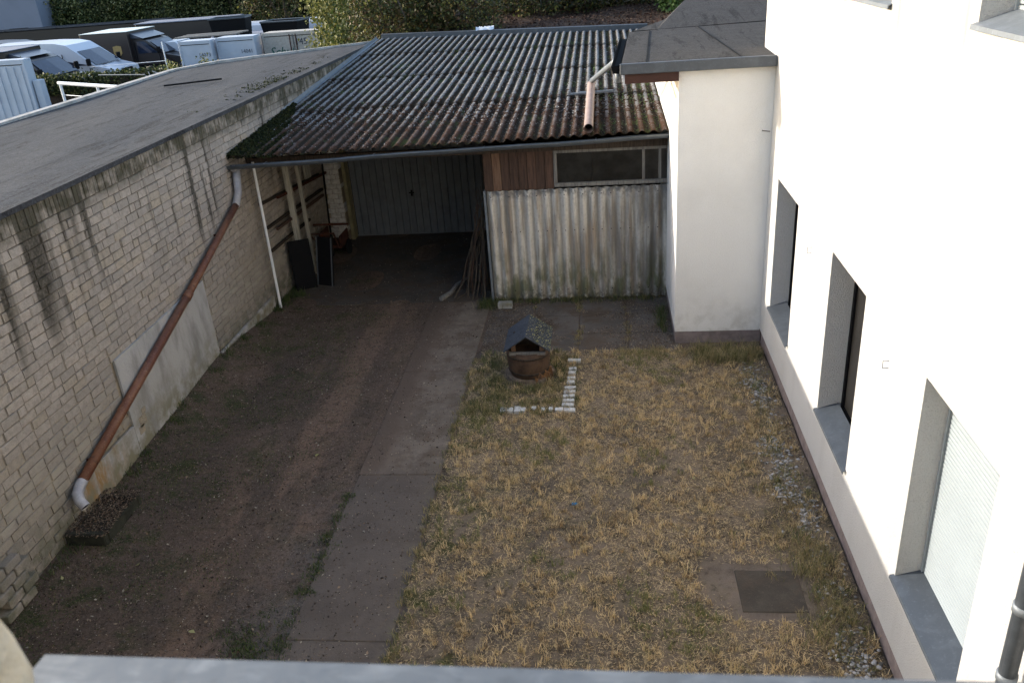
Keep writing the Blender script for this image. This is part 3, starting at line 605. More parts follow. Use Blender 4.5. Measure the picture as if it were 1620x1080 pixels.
# boarded part above: individual boards
bx = np.linspace(-2.10, -.87, 9)
for i in range(8): m = MB(); m.bbox((bx[i] + .003, YP - .02 + .004 * (i % 2), 2.10), (bx[i + 1] - .003, YP + .01 + .004 * (i % 2), 2.80), .003); obj('board', m, MWTAN if i == 1 else MWRED, sh)
# window strip
wf = obj('window', MB().bbox((-.87, YP - .045, 2.72), (1.15, YP + .02, 2.79), .006).bbox((-.87, YP - .05, 2.13), (1.15, YP + .02, 2.20), .006).bbox((-.87, YP - .047, 2.20), (-.81, YP + .02, 2.72), .006).bbox((1.08, YP - .047, 2.20), (1.15, YP + .02, 2.72), .006), MWGREY, sh)
for a, b in ((.655, .70), (.93, .975)):
    c = obj('mullion', MB().box((a, YP - .02, 2.20), (b, YP + .015, 2.72)), MWGREY, wf); c.matrix_parent_inverse = Matrix()
for a, b in ((-.81, -.2), (-.194, .655), (.70, .93), (.975, 1.08)):
    c = obj('pane', MB().box((a, YP - .008, 2.20), (b, YP - .002, 2.72)), MGLW, wf); c.matrix_parent_inverse = Matrix()
# shed compartment behind: dark walls
m = MB(); m.box((-2.09, YP + .09, .0), (-2.05, 18.8, 2.95)); m.box((-2.05, YP + 1.6, 0), (1.1, YP + 1.64, 2.95)); obj('partition', m, MWDARK, sh)
# rear wall, whitewashed pier of bricks, jamb, garage door
m = MB(); m.box((-2.85, 18.86, 0), (1.05, 19.0, 3.3)); m.box((XB, 18.86, 0), (-6.0, 19.0, 3.3)); m.box((-6.0, 18.86, 2.25), (-2.85, 19.0, 3.3)); obj('rear_wall', m, MPATCH, sh)
for r in range(24):
    for q in range(3):
        w = .245; x0 = XB - .06 + q * w + (.12 if r % 2 else 0); x1 = min(x0 + w - .01, -5.93)
        if x0 < XB + .01: x0 = XB + .01
        if x1 - x0 > .03: m = MB(); m.bbox((x0, 18.30 + random.uniform(-.004, .004), .02 + r * .113), (x1 + (random.uniform(-.05, .0) if x1 > -6.0 else 0), 18.55, .125 + r * .113), .005); obj('brick', m, MBRKW, sh)
m = MB(); m.box((XB + .01, 18.32, 0), (-5.96, 18.54, 2.8)); obj('pier_core', m, MMORT, sh)
m = MB(); m.box((-5.92, 18.42, 0), (-5.845, 18.70, 2.7)); obj('jamb', m, simple('yellowish_render', (.22, .20, .12), .9, var=.4, scale=8), sh)
gd = thing('garage_door', 'blue-grey ribbed steel garage door in the back of the carport', 'garage door', (-4.4, 18.7, 0))
x = -5.84; m = MB(); pts = []
while x < -2.86: pts += [(x, 18.74), (x + .012, 18.705), (x + .128, 18.705), (x + .14, 18.745), (x + .162, 18.745)]; x += .163
vs = [(a, b, .03) for a, b in pts] + [(a, b, 2.24) for a, b in pts]; n = len(pts); m.add(vs, [(i, i + 1, n + i + 1, n + i) for i in range(n - 1)]); obj('door_panel', m, MDOOR, gd)
m = MB(); m.box((-5.86, 18.76, 0), (-2.85, 18.82, 2.25)); obj('backing', m, MDARK, gd)
m = MB(); m.box((-5.85, 18.69, 0), (-2.86, 18.738, .03)); m.box((-5.85, 18.70, 2.2), (-2.86, 18.72, 2.26)); obj('frame', m, MDOOR, gd)
m = MB(); m.bbox((-4.45, 18.68, .92), (-4.41, 18.704, 1.06), .004); m.tube([(-4.49, 18.68, 1.0), (-4.37, 18.68, 1.0)], .013, 8); obj('handle', m, MDARK, gd)
# posts
m = MB(); m.tube([(-6.20, 14.30, 0), (-6.20, 14.33, 2.84)], .026, 10); tag(obj('thin_post', m, MWHITE), 'thin white metal post under the left end of the gutter', 'post')
m = MB(); m.bbox((-6.22, 15.66, 0), (-6.11, 15.76, 2.98), .006); tag(obj('timber_post', m, MWPALE), 'pale wooden post, the nearer of the pair behind the thin white post', 'post')
m = MB(); m.bbox((-6.16, 16.2, 0), (-6.09, 16.27, 3.0), .006); tag(obj('timber_post', m, MWPALE), 'pale wooden post, the slimmer farther one of the pair in the carport', 'post')
m = MB(); m.tube([(-6.05, 17.3, .0), (-6.0, 17.5, 2.7)], .022, 8); tag(obj('dark_rod', m, MDARK), 'dark upright rod in front of the whitewashed brick pier', 'rod')
# stored timber on wall brackets
k = 0
for (z0, z1, ya, yb, mt, lb) in [(2.02, 1.74, 14.5, 17.8, MWDARK, 'dark upper beam stored on brackets along the brick wall'), (1.95, 1.70, 15.2, 18.1, MRUST, 'rusty rail lying against the upper beam on the wall'),
                                 (1.53, 1.38, 14.6, 17.9, MWDARK, 'dark middle beam stored along the brick wall'), (1.42, 1.30, 14.9, 17.7, MWRED, 'reddish plank under the middle beam on the wall'),
                                 (1.08, 1.02, 14.6, 16.8, MWDARK, 'short dark beam, lowest of those on the brick wall')]:
    m = MB(); xx = XB + .06 + .07 * (k % 2); m.tube([(xx, ya, z0), (xx + .03, yb, z1)], .035, 4); tag(obj('stored_beam', m, mt), lb, 'beam', 'timber stored on the wall in the carport'); k += 1
m = MB(); m.bbox((XB + .05, 17.0, 1.7), (XB + .09, 17.35, 2.7), .005, Matrix.Rotation(0, 4, 'X')); tag(obj('leaning_board', m, MWPALE), 'pale wide board leaning high on the wall beside the brick pier', 'board')
# black boards
def leanbox(name, cx, cy, w, h, t, tilt, rz, mat, lb, cat, extra=None):
    r = thing(name, lb, cat, (cx, cy, 0), rz=rz); M = Matrix.Rotation(tilt, 4, 'X'); obj('panel', MB().bbox((-w / 2, -t / 2, 0), (w / 2, t / 2, h), .008, M), mat, r, local=True)
    m = MB(); m.bbox((-w / 2, -t / 2 - .012, 0), (-w / 2 + .03, -t / 2 - .001, h), .003, M); m.bbox((w / 2 - .03, -t / 2 - .012, 0), (w / 2, -t / 2 - .001, h), .003, M); obj('edge_trim', m, extra or MBLKP, r, local=True); return r
leanbox('black_panel', -6.02, 15.35, .42, 1.0, .05, -.18, math.radians(28), MBLKP, 'black panel leaning at the posts, left of the pair', 'panel', MBLKP)
leanbox('black_panel', -5.68, 15.52, .38, .98, .05, -.20, math.radians(-18), MBLKP, 'black panel leaning at the posts, right of the pair', 'panel', MZG)
# rusty handcart
hc = thing('rusty_handcart', 'rusty red handcart standing by the whitewashed pier', 'handcart', (-5.95, 17.2, 0))
m = MB(); m.bbox((-6.2, 17.0, .28), (-5.72, 17.6, .34), .01); m.bbox((-6.2, 17.0, .34), (-6.16, 17.6, .62), .01); m.bbox((-5.76, 17.0, .34), (-5.72, 17.6, .56), .01); obj('tray', m, MRUST, hc)
m = MB(); m.tube([(-6.15, 17.0, .3), (-6.25, 16.6, .75)], .018, 8); m.tube([(-5.78, 17.0, .3), (-5.72, 16.6, .75)], .018, 8); m.tube([(-6.25, 16.6, .75), (-5.72, 16.6, .75)], .018, 8); obj('handle_bar', m, MRUST, hc)
for xx in (-6.22, -5.70): m = MB(); m.tube([(xx - .02, 17.45, .17), (xx + .02, 17.45, .17)], .17, 18); obj('wheel', m, MTYRE, hc)
m = MB(); m.tube([(-6.3, 17.05, .82), (-5.55, 17.15, .78)], .025, 8); tag(obj('short_bar', m, MRUST), 'short rusty bar lying across above the red handcart', 'bar')
# bundle of branches leaning at the corner of the corrugated front
bb = thing('branch_bundle', 'bundle of dry branches leaning at the left edge of the corrugated wall', 'branches', (-2.35, 14.9, 0))
for k in range(26):
    b = Vector((-2.55 + random.uniform(-.35, .3), 14.75 + random.uniform(-.3, .5), 0)); t = Vector((-2.22 + random.uniform(-.12, .06), 14.75 + random.uniform(-.1, .4), random.uniform(1.2, 2.1)))
    pts = [b.lerp(t, s_) + Vector((random.uniform(-.05, .05), random.uniform(-.05, .05), 0)) for s_ in (0, .2, .4, .6, .8, 1)]; m = MB(); m.tube(pts, [random.uniform(.008, .02) * (1 - .12 * i) for i in range(6)], 5, tone=random.random()); obj('branch', m, MBARK if k % 3 else MWRED, bb)
lg = thing('fallen_branch', 'thick grey branch lying on the carport floor edge', 'branch', (-3.0, 14.8, 0))
m = MB(); m.tube([(-3.12, 14.5, .05), (-2.98, 14.8, .05), (-2.92, 15.2, .06), (-2.7, 15.7, .05)], [.05, .045, .035, .025], 8); obj('limb', m, MWGREY, lg)
m = MB(); m.tube([(-2.86, 14.45, .02), (-2.6, 15.0, .03), (-2.5, 15.8, .02)], .012, 6); obj('twig', m, MBARK, lg)
tag(obj('concrete_block', MB().bbox((-1.98, 14.02, .01), (-1.72, 14.16, .12), .01), MPATCH), 'small grey concrete block at the foot of the corrugated wall', 'block')
# flashing along the brick wall
m = MB(); pts = [(16.6, 3.28), (24.9, 3.86)]
for (ya, za), (yb, zb) in zip(pts, pts[1:]):
    m.add([(XB + .06, ya, za + .22), (XB + .14, ya, za - .02), (XB + .14, yb, zb - .02), (XB + .06, yb, zb + .05), (XB + .055, ya, za + .21), (XB + .055, yb, zb + .04)], [(0, 1, 2, 3), (0, 3, 5, 4)])
    m.box((XB + .12, ya, za - .05), (XB + .26, yb, za - .035), None)
m = MB(); V = []
for i in range(12):
    y = 16.5 + i * .75; z = rz_(y - 13.7) + .07; V += [(XB + .012, y, z + .07), (XB + .02, y, z + .065), (XB + .035, y, z + .01), (XB + .09, y, z - .002)]
m.add(V, [(i * 4 + k, i * 4 + k + 1, i * 4 + k + 5, i * 4 + k + 4) for i in range(11) for k in range(3)]); obj('flashing', m, MZL, sh)
# green-black moss cushion in the valley by the brick wall and brown moss on the sheets
n = 9000; s_ = RNG.uniform(0, 3.6, n); wdt = np.clip(.85 - s_ * .22, .08, 1); xx = XB + .03 + RNG.random(n) ** 1.5 * wdt; P = np.stack([xx, 13.62 + s_, rz_(s_) + .02 + .10 * (1 - (xx - XB) / (wdt + .1)) * RNG.random(n)], 1)
o = flakes('moss_cushion', P, .05, RNG.random(n), MMOSS, sh, .9, .8); o['kind'] = 'stuff'
def on_roof(x, s_): 
    per = (xs[1] - xs[0]) / 5; return rz_(s_, x) + .05 * (.5 - .5 * np.cos(2 * np.pi * (x - xs[0]) / per)) + .012
n = 42000; x = RNG.uniform(XB + .1, 1.08, n); s_ = RNG.random(n) ** 2.2 * 11.2; per = (xs[1] - xs[0]) / 5; c = .5 - .5 * np.cos(2 * np.pi * (x - xs[0]) / per)
P = np.stack([x, s_], 1); keep = (field(P, 2.2, 4) > .35) & (RNG.random(n) > c * .7); x, s_ = x[keep], s_[keep]; P = np.stack([x, eave_y(x) + s_, on_roof(x, s_)], 1)
o = flakes('roof_moss', P, .032, RNG.random(len(P)) ** 1.4 * .95, MMOSSR, sh, .5, .8); o['kind'] = 'stuff'
n = 3500; x = RNG.uniform(-.2, 1.08, n); s_ = RNG.uniform(0, 6, n); P = np.stack([x, s_], 1); c = .5 - .5 * np.cos(2 * np.pi * (x - xs[0]) / per); kk = (field(P, 2, 12) + (x + .2) * .2 > .62) & (c < .6); x, s_ = x[kk], s_[kk]
o = flakes('green_moss', np.stack([x, eave_y(x) + s_, on_roof(x, s_) + .005], 1), .045, .4 + .6 * RNG.random(len(x)), MGRN, sh, .6, .7); o['kind'] = 'stuff'
# moss lumps and pale lichen crumbs on the lower sheets
n = 9000; x = RNG.uniform(XB + .1, 1.08, n); s_ = RNG.random(n) ** 1.5 * 3.6; c = .5 - .5 * np.cos(2 * np.pi * (x - xs[0]) / per); kk = (field(np.stack([x, s_], 1), 2.6, 14) + .25 * RNG.random(n) > .45) & (RNG.random(n) > c * .75); x, s_ = x[kk], s_[kk]
o = rocks('moss_lumps', np.stack([x, eave_y(x) + s_, on_roof(x, s_)], 1), RNG.uniform(.010, .032, len(x)), RNG.random(len(x)) * .72, MMOSSR, sh); o['kind'] = 'stuff'
n = 5200; x = RNG.uniform(XB + .1, 1.08, n); s_ = RNG.random(n) ** 1.3 * 9; P = np.stack([x, s_], 1); kk = field(P, 3.1, 15) > .5; x, s_ = x[kk], s_[kk]
o = flakes('lichen_crumbs', np.stack([x, eave_y(x) + s_, on_roof(x, s_) + .006], 1), .034, np.ones(len(x)), simple('pale_lichen', (.32, .32, .31), .9), sh, .35, .7); o['kind'] = 'stuff'
# loose pipes on the roof
lp = thing('roof_drain_pipe', 'grey and beige pipe lying on the corrugated roof, open end towards the yard', 'pipe', (-.22, 15.7, 3.2))
m = MB(); m.tube([(-.24, 14.05, 3.19), (-.22, 17.6, 3.36)], .078, 18, cap=False); m.tube([(-.24, 14.05, 3.19), (-.22, 17.6, 3.36)], .070, 18, cap=False); obj('wide_pipe', m, MPIPEB, lp, True)
m = MB(); m.tube([(-.24, 14.3, 3.202), (-.239, 14.32, 3.203)], .069, 18); obj('dark_plug', m, MDARK, lp)  # solid black disc painting the darkness inside the wide pipe
m = MB(); m.tube([(-.225, 17.65, 3.38), (-.2, 17.4, 3.46), (.20, 14.7, 4.12), (.27, 14.45, 4.2)], .05, 12); obj('thin_pipe', m, MZL, lp, True)
m = MB(); m.box((-.62, 16.85, 3.29), (-.02, 16.9, 3.32)); m.box((-.45, 16.92, 3.29), (.22, 16.97, 3.33)); obj('support_strap', m, MZL, lp)
# rag
m = MB(); V0 = []
for i in range(7):
    for j in range(5): V0.append((-3.55 + i * .085, 25.22 + j * .06, 3.86 + .11 * abs(math.sin(i * 1.9 + j)) * (1 if 0 < j < 4 else .2)))
m.add(V0, [(i * 5 + j, i * 5 + j + 1, i * 5 + j + 6, i * 5 + j + 5) for i in range(6) for j in range(4)]); tag(obj('white_rag', m, MCLOTH, smooth=True), 'crumpled whitish rag on the back edge of the corrugated roof', 'rag')

# ------------------------------------------------------------------ white house
def wall_holes(axis_x, y0, y1, z0, z1, holes, depth):
    """facade in plane x = axis_x facing -X, holes (ya, yb, za, zb)"""
    m = MB(); ysl = sorted({y0, y1, *[h[0] for h in holes], *[h[1] for h in holes]}); zsl = sorted({z0, z1, *[h[2] for h in holes], *[h[3] for h in holes]})
    for a, b in zip(ysl, ysl[1:]):
        for c, d in zip(zsl, zsl[1:]):
            if any(h[0] <= a and b <= h[1] and h[2] <= c and d <= h[3] for h in holes): continue
            m.add([(axis_x, a, c), (axis_x, a, d), (axis_x, b, d), (axis_x, b, c)], [(0, 1, 2, 3)])
    for a, b, c, d in holes:
        x1 = axis_x + depth
        m.add([(axis_x, a, c), (axis_x, b, c), (axis_x, b, d), (axis_x, a, d), (x1, a, c), (x1, b, c), (x1, b, d), (x1, a, d)], [(0, 1, 5, 4), (1, 2, 6, 5), (2, 3, 7, 6), (3, 0, 4, 7)])
    return m
WIN = [(10.45, 11.76, .90, 2.83), (7.50, 8.75, .90, 2.83), (4.60, 5.90, .90, 2.83)]
UP = [(7.75, 9.45, 5.34, 7.0), (4.6, 5.98, 5.34, 7.0)]
wh = thing('white_house', 'tall white rough-plastered house filling the right side', 'house', (XW, 7, 0))
m = wall_holes(XW, .3, 13.36, .24, 8.2, WIN + UP, .29)
m.add([(XW, 13.36, .24), (XW, 13.36, 8.2), (8, 13.36, 8.2), (8, 13.36, .24), (XW, .3, 8.2), (8, .3, 8.2), (XW, .3, .24), (8, .3, .24)], [(0, 3, 2, 1), (1, 2, 5, 4), (4, 5, 7, 6), (2, 3, 7, 5)]); obj('wall', m, MP, wh)
m = MB(); m.box((XW + .025, .3, -.1), (2.9, 12.42, .25)); obj('plinth', m, MPLINTH, wh)
m = MB(); m.box((XW + .001, .3, .232), (XW + .025, 12.42, .24)); obj('drip_edge', m, MPLINTH, wh)
for i, (a, b, c, d) in enumerate(WIN + UP):
    up = i >= 3; x1 = XW + .29
    wnd = obj('window', MB().box((x1 - .03, a, c), (x1 + .03, a + .06, d)).box((x1 - .03, b - .06, c), (x1 + .03, b, d)).box((x1 - .031, a + .06, c), (x1 + .03, b - .06, c + .06)).box((x1 - .031, a + .06, d - .06), (x1 + .03, b - .06, d)), MBLKP if i < 2 else MWHITE, wh)
    pn = obj('pane', MB().box((x1 - .005, a + .06, c + .06), (x1 + .005, b - .06, d - .06)), MGLH, wnd); pn.matrix_parent_inverse = Matrix()
    if i == 2 or up:
        k = 0; z = c + .03; sh_z = d - .02; 
        m = MB()
        while z < sh_z: m.bbox((x1 - .075, a + .03, z), (x1 - .058, b - .03, z + .034), .005); z += .040
        s2 = obj('shutter', m, MSHUT, wnd); s2.matrix_parent_inverse = Matrix()
        for ya_ in (a, b - .03): g2 = obj('guide_rail', MB().box((x1 - .09, ya_, c), (x1 - .045, ya_ + .03, d)), MSHUT, wnd); g2.matrix_parent_inverse = Matrix()
    # zinc sill, sloping outwards with a folded lip
    m = MB(); e = .035; zo, zi = c - .0, c + .085; A, B = a - .03 if up else a + .002, b + .03 if up else b - .002
    prof = [(x1 - .06, zi), (XW - e, zo), (XW - e - .004, zo - .03), (XW - e + .004, zo - .034), (XW - e + .006, zo - .006), (x1 - .06, zi - .006)]
    vs = [(x, a + (.004 if x > XW else -.025), z) for x, z in prof] + [(x, b + (-.004 if x > XW else .025), z) for x, z in prof]; n = 6
    m.add(vs, [tuple(range(n)), tuple(range(n, 2 * n))[::-1]] + [(i_, n + i_, n + (i_ + 1) % n, (i_ + 1) % n) for i_ in range(n)]); obj('sill', m, MZ if not up else MZL, wh)
for yy, zz in ((9.6, 2.54), (6.68, 2.53)):
    m = MB(); m.tube([(XW, yy + .03, zz + .03), (XW - .05, yy + .03, zz + .03), (XW - .05, yy + .03, zz - .04), (XW, yy + .03, zz - .04)], .005, 6); obj('wall_hook', m, MZL, wh)
hp = thing('house_downpipe', 'grey zinc downpipe with ring joints on the white house at the lower right', 'downpipe', (2.3, 3.9, 0))
m = MB(); m.tube([(2.29, 3.86, 0), (2.29, 3.86, 8.1)], .05, 18); obj('pipe', m, MZ, hp, True)
for zz in (1.0, 1.9, 2.42, 4.4): m = MB(); m.tube([(2.29, 3.86, zz), (2.29, 3.86, zz + .05)], .058, 18); obj('joint_ring', m, MZL, hp, True)
# annex
an = thing('white_annex', 'smooth white annex with dark felt roof between shed and house', 'building', (1.7, 14, 0))
XA = 1.075; YA = 12.45
m = MB(); m.add([(XA, YA, .21), (XW - .001, YA, .21), (XW - .001, YA, 4.24), (XA, YA, 4.24), (XA, 19, .21), (XA, 19, 4.24)], [(0, 1, 2, 3), (4, 0, 3, 5)]); obj('wall', m, MPs, an)
m = MB(); m.box((XA + .012, YA + .012, -.1), (XW + .02, 18.9, .21)); obj('plinth', m, MPLINTH, an)
m = MB(); m.tube([(2.27, YA, 3.36), (2.27, YA - .03, 3.36), (2.37, YA - .05, 3.35)], .006, 6); obj('wall_hook', m, MRUST, an)
# roof: low front slope, then a steeper one behind it
RL = [(.27, 12.36, 4.39), (.50, 16.15, 4.44), (.72, 16.35, 4.46), (1.24, 17.6, 4.50), (1.82, 19.3, 4.76), (3.2, 22.5, 5.2)]
m = MB(); fr = [(.27, 12.36, 4.385), (.9, 12.36, 4.385), (1.6, 12.36, 4.385), (2.38, 12.36, 4.385)]; md = [(.50, 16.15, 4.44), (1.0, 16.2, 4.45), (1.9, 16.35, 4.45), (4.5, 16.7, 4.45)]
m.add(fr[:3] + [(2.38, 12.36, 4.385), (2.38, 13.37, 4.40), (4.5, 13.37, 4.40)] + [md[3], md[2], md[1], md[0]], [(0, 1, 8, 9), (1, 2, 7, 8), (2, 3, 4, 7), (4, 5, 6, 7)])
obj('front_roof_slope', m, MBIT2, an)
m = MB(); m.add([md[0], md[1], md[2], md[3], (1.24, 17.6, 4.50), (1.82, 19.3, 4.76), (3.0, 21.8, 5.15), (6, 19, 5.1), (4.5, 16.8, 4.46)], [(0, 1, 4), (1, 2, 5, 4), (2, 8, 7, 6, 5)]); obj('rear_roof_slope', m, MBIT2, an)
for (p, q) in (((.62, 12.4, 4.39), (.86, 16.1, 4.452)), ((1.92, 12.38, 4.392), (1.72, 16.3, 4.456)), ((.55, 16.18, 4.447), (3.9, 16.66, 4.458))):
    m = MB(); p, q = Vector(p), Vector(q); d = (q - p).normalized(); w = d.cross(Vector((0, 0, 1))) * .006; m.add([p - w, p + w, q + w, q - w, p - w + Vector((0, 0, .008)), p + w + Vector((0, 0, .008)), q + w + Vector((0, 0, .008)), q - w + Vector((0, 0, .008))], [(4, 5, 6, 7), (0, 1, 5, 4), (1, 2, 6, 5), (2, 3, 7, 6), (3, 0, 4, 7)]); obj('felt_seam', m, MBLKP, an)
m = MB(); m.bbox((.25, 12.30, 4.255), (2.385, 12.36, 4.40), .008); obj('fascia', m, MZG if False else MZ, an)
m = MB(); m.box((.30, 12.37, 4.245), (XA - .002, 16.2, 4.27)); obj('soffit', m, MWSOF, an)
m = MB(); m.box((.32, 12.37, 4.12), (XA - .003, 12.42, 4.243)); obj('soffit_board', m, MWSOF, an)
m = MB(); pts = [(.22, 12.45, 4.33), (.45, 16.2, 4.40)]; m.add([(.13, 12.45, 4.35), (.15, 12.45, 4.26), (.24, 12.45, 4.25), (.26, 12.45, 4.37), (.36, 16.2, 4.43), (.38, 16.2, 4.33), (.47, 16.2, 4.33), (.49, 16.2, 4.44)], [(0, 4, 5, 1), (1, 5, 6, 2), (2, 6, 7, 3), (0, 1, 2, 3)]); obj('side_gutter', m, MBLKP, an)
m = MB(); m.tube([(.22, 12.9, 4.24), (.24, 12.9, 4.1), (.27, 14.2, 4.18)], .045, 10); obj('gutter_outlet', m, MZL, an, True)

# ------------------------------------------------------------------ own house with the window the picture is taken from
oh = thing('near_house', 'cream-plastered window corner at the lower left, close to the viewer', 'house', (0, 0, 0))
yf = .312; xl = -.308; V = []; nz = 60; nx = 14
prng = np.random.default_rng(5)
def jit(z, k): return .006 * math.sin(z * 61 + k) + .005 * math.sin(z * 143 + 2 * k) + .003 * math.sin(z * 301)
m = MB(); zs = np.linspace(4.2, 7.6, nz * 2)
for z in zs:
    V += [(-4, yf, z), (-1.2, yf, z), (xl - .05, yf + jit(z, 1) * .3, z), (xl - .012, yf - .002 + jit(z, 2) * .5, z), (xl + jit(z, 3) * .8, yf - .014, z), (xl + .004 + jit(z, 4) * .6, yf - .06, z), (xl + jit(z, 6) * .4, yf - .2, z), (xl, -.3, z)]
m.add(V, [(i * 8 + k, i * 8 + k + 1, i * 8 + k + 9, i * 8 + k + 8) for i in range(len(zs) - 1) for k in range(7)]); obj('window_corner', m, MCREAM, oh, True)
m = MB(); m.box((-8, -.3, 0), (2.4, yf - .001, 4.2)); m.box((xl, -.3, 4.2), (2.4, yf - .001, 5.55)); m.box((1.3, -.3, 5.55), (2.4, yf, 7.8)); m.box((-8, -.3, 4.2), (-4, yf, 7.8)); m.box((-4, -.3, 7.6), (1.3, yf, 7.8)); obj('wall', m, MCREAM, oh)
m = MB(); pr = [(-.28, 5.665), (yf + .032, 5.637), (yf + .036, 5.622), (yf + .030, 5.60), (yf + .022, 5.60), (yf + .022, 5.618), (-.28, 5.64)]; n = len(pr)
xa, xb = xl - .03, 1.29; vs = [(xa, y, z) for y, z in pr] + [(xb, y - .013, z) for y, z in pr]
m.add(vs, [tuple(range(n))[::-1], tuple(range(n, 2 * n))] + [(i, (i + 1) % n, n + (i + 1) % n, n + i) for i in range(n)]); obj('sill', m, MSILL, oh)

# ------------------------------------------------------------------ bird house on a tub on a stump
bh = thing('tub_with_wooden_house', 'small felt-roofed wooden house on a dark tub standing on a tree stump', 'ornament', (-1.18, 11.4, 0))
m = MB(); prof = [(.0, .0), (.40, .0), (.37, .04), (.36, .08), (.34, .10), (0, .105)]; m.lathe((-1.2, 11.42, 0), prof, 30)
for i, v in enumerate(m.v):
    a = math.atan2(v[1] - 11.42, v[0] + 1.2); r = 1 + .06 * math.sin(a * 5) + .03 * math.sin(a * 11); m.v[i] = (-1.2 + (v[0] + 1.2) * r, 11.42 + (v[1] - 11.42) * r, v[2])
obj('stump', m, simple('stump_bark', (.17, .13, .10), .95, var=.8, scale=14, bump=.02), bh)
for k in range(7):
    a_ = -1.15 + k * .17; cx_, cy_ = -1.2 + .33 * math.cos(a_), 11.42 + .33 * math.sin(a_) - .02; h_ = random.uniform(.10, .22)
    m = MB(); m.add([(cx_ - .04, cy_ - .03, -.01), (cx_ + .05, cy_ - .025, -.01), (cx_ + .04, cy_ + .04, -.01), (cx_ - .03, cy_ + .03, -.01), (cx_ - .03, cy_, h_), (cx_ + .015, cy_ - .01, h_ * .8), (cx_ + .01, cy_ + .02, h_ * .9)], [(0, 1, 5, 4), (1, 2, 6, 5), (2, 3, 4, 6), (3, 0, 4), (4, 5, 6)]); obj('split_wood', m, MSTUMP, bh)
m = MB(); m.lathe((-1.2, 11.38, .09), [(0, -.02), (.275, -.02), (.30, .06), (.32, .18), (.328, .30), (.322, .43), (.30, .43), (.29, .35), (0, .33)], 36); obj('tub', m, MTERRA, bh, True)
for zz, rr in ((.16, .306), (.42, .326)): m = MB(); m.lathe((-1.2, 11.38, zz), [(rr - .01, 0), (rr + .006, .003), (rr + .006, .035), (rr - .01, .04)], 30); obj('tub_hoop', m, MWDARK, bh, True)
for xx in (-1.40, -.98):
    for yy in (11.2, 11.62): obj('corner_post', MB().bbox((xx - .03, yy - .03, .5), (xx + .03, yy + .03, .635), .004), MWTAN, bh)
obj('front_ledge', MB().bbox((-1.46, 11.10, .50), (-.92, 11.16, .545), .006), MWGREY, bh)
obj('back_panel', MB().box((-1.42, 11.5, .5), (-.96, 11.53, .7)), MWDARK, bh)
obj('side_panel', MB().box((-1.44, 11.2, .5), (-1.42, 11.6, .62)), MWDARK, bh); obj('side_panel', MB().box((-.96, 11.2, .5), (-.94, 11.6, .62)), MWDARK, bh)
ap = .84; ez = .60; yA, yB = 11.04, 11.86; cxr = -1.19; hw = .345; t = .022
for s_ in (-1, 1):
    m = MB(); e = (cxr + s_ * hw, ez); c = (cxr, ap)
    m.add([(c[0], yA, c[1]), (e[0], yA, e[1]), (e[0], yB, e[1]), (c[0], yB, c[1]), (c[0], yA, c[1] - t), (e[0], yA, e[1] - t), (e[0], yB, e[1] - t), (c[0], yB, c[1] - t)], [(0, 1, 2, 3), (7, 6, 5, 4), (0, 4, 5, 1), (1, 5, 6, 2), (2, 6, 7, 3)]); obj('roof_slope', m, MSLATE, bh)
n = 350; u = RNG.random(n) ** .7; P = np.stack([cxr + u * hw, RNG.uniform(yA, yB, n), ap - u * (ap - ez) + .008], 1); o = flakes('roof_debris', P, .022, .35 + .65 * RNG.random(n), MYEL, bh); o['kind'] = 'stuff'

# ------------------------------------------------------------------ white brick edging
def ebrick(x, y, rz, w=.115, l=.2, lab='', tl=0):
    o = obj('edging_brick', MB().bbox((-w / 2, -l / 2, -.02), (w / 2, l / 2, .052), .006), MBRKW); o.location = (x, y, .01); o.rotation_euler = (random.uniform(-.05, .05), tl, rz); return tag(o, lab, 'brick', 'white bricks edging the flower patch')
ords = ['first', 'second', 'third', 'fourth', 'fifth', 'sixth', 'seventh', 'eighth', 'ninth', 'tenth', 'eleventh']
for i, (x, l) in enumerate([(-1.50, .07), (-1.40, .07), (-1.30, .10), (-1.22, .07)]):
    ebrick(x, 10.30 + random.uniform(-.01, .01), 0, .085, l * 1.5, 'weathered white brick in the front edging row, %s from the left' % ords[i])
ebrick(-.93, 10.30, .1, .06, .08, 'small half-buried brick nearest the gap left of the edging corner'); ebrick(-.82, 10.31, -.1, .06, .07, 'low whitish brick between the half-buried bricks and the corner pair')
ebrick(-1.06, 10.33, .05, .07, .08, 'mossy half-buried brick in the gap of the front edging row')
ebrick(-.70, 10.29, math.pi / 2, .085, .115, 'clean white brick just left of the edging corner'); ebrick(-.555, 10.275, math.pi / 2, .085, .16, 'clean white brick forming the edging corner')
for i in range(9):
    y = 10.42 + i * .125 + (.06 if i > 4 else 0) + (.05 if i > 6 else 0)
    ebrick(-.585 + .005 * i, y, math.pi / 2 + random.uniform(-.08, .08), .075, .17 if i < 5 else .12, '%s white brick behind the corner in the right edging row' % ords[i])
ebrick(-.53, 11.82, math.pi / 2, .09, .2, 'white brick closing the far end of the right edging row')
# ------------------------------------------------------------------ cover slab
cv = thing('cover_slab', 'square dark concrete inspection cover set in the dry lawn', 'inspection cover', (1.55, 6.7, 0))
m = MB(); m.bbox((1.245, 6.38, -.02), (1.87, 6.98, .034), .008, None); obj('slab', m, MCOVER, cv)

tag(obj('blue_litter', MB().bbox((-.46, 8.06, .04), (-.39, 8.10, .06), .005), MBLUE), 'tiny blue scrap lying in the middle of the lawn', 'litter')

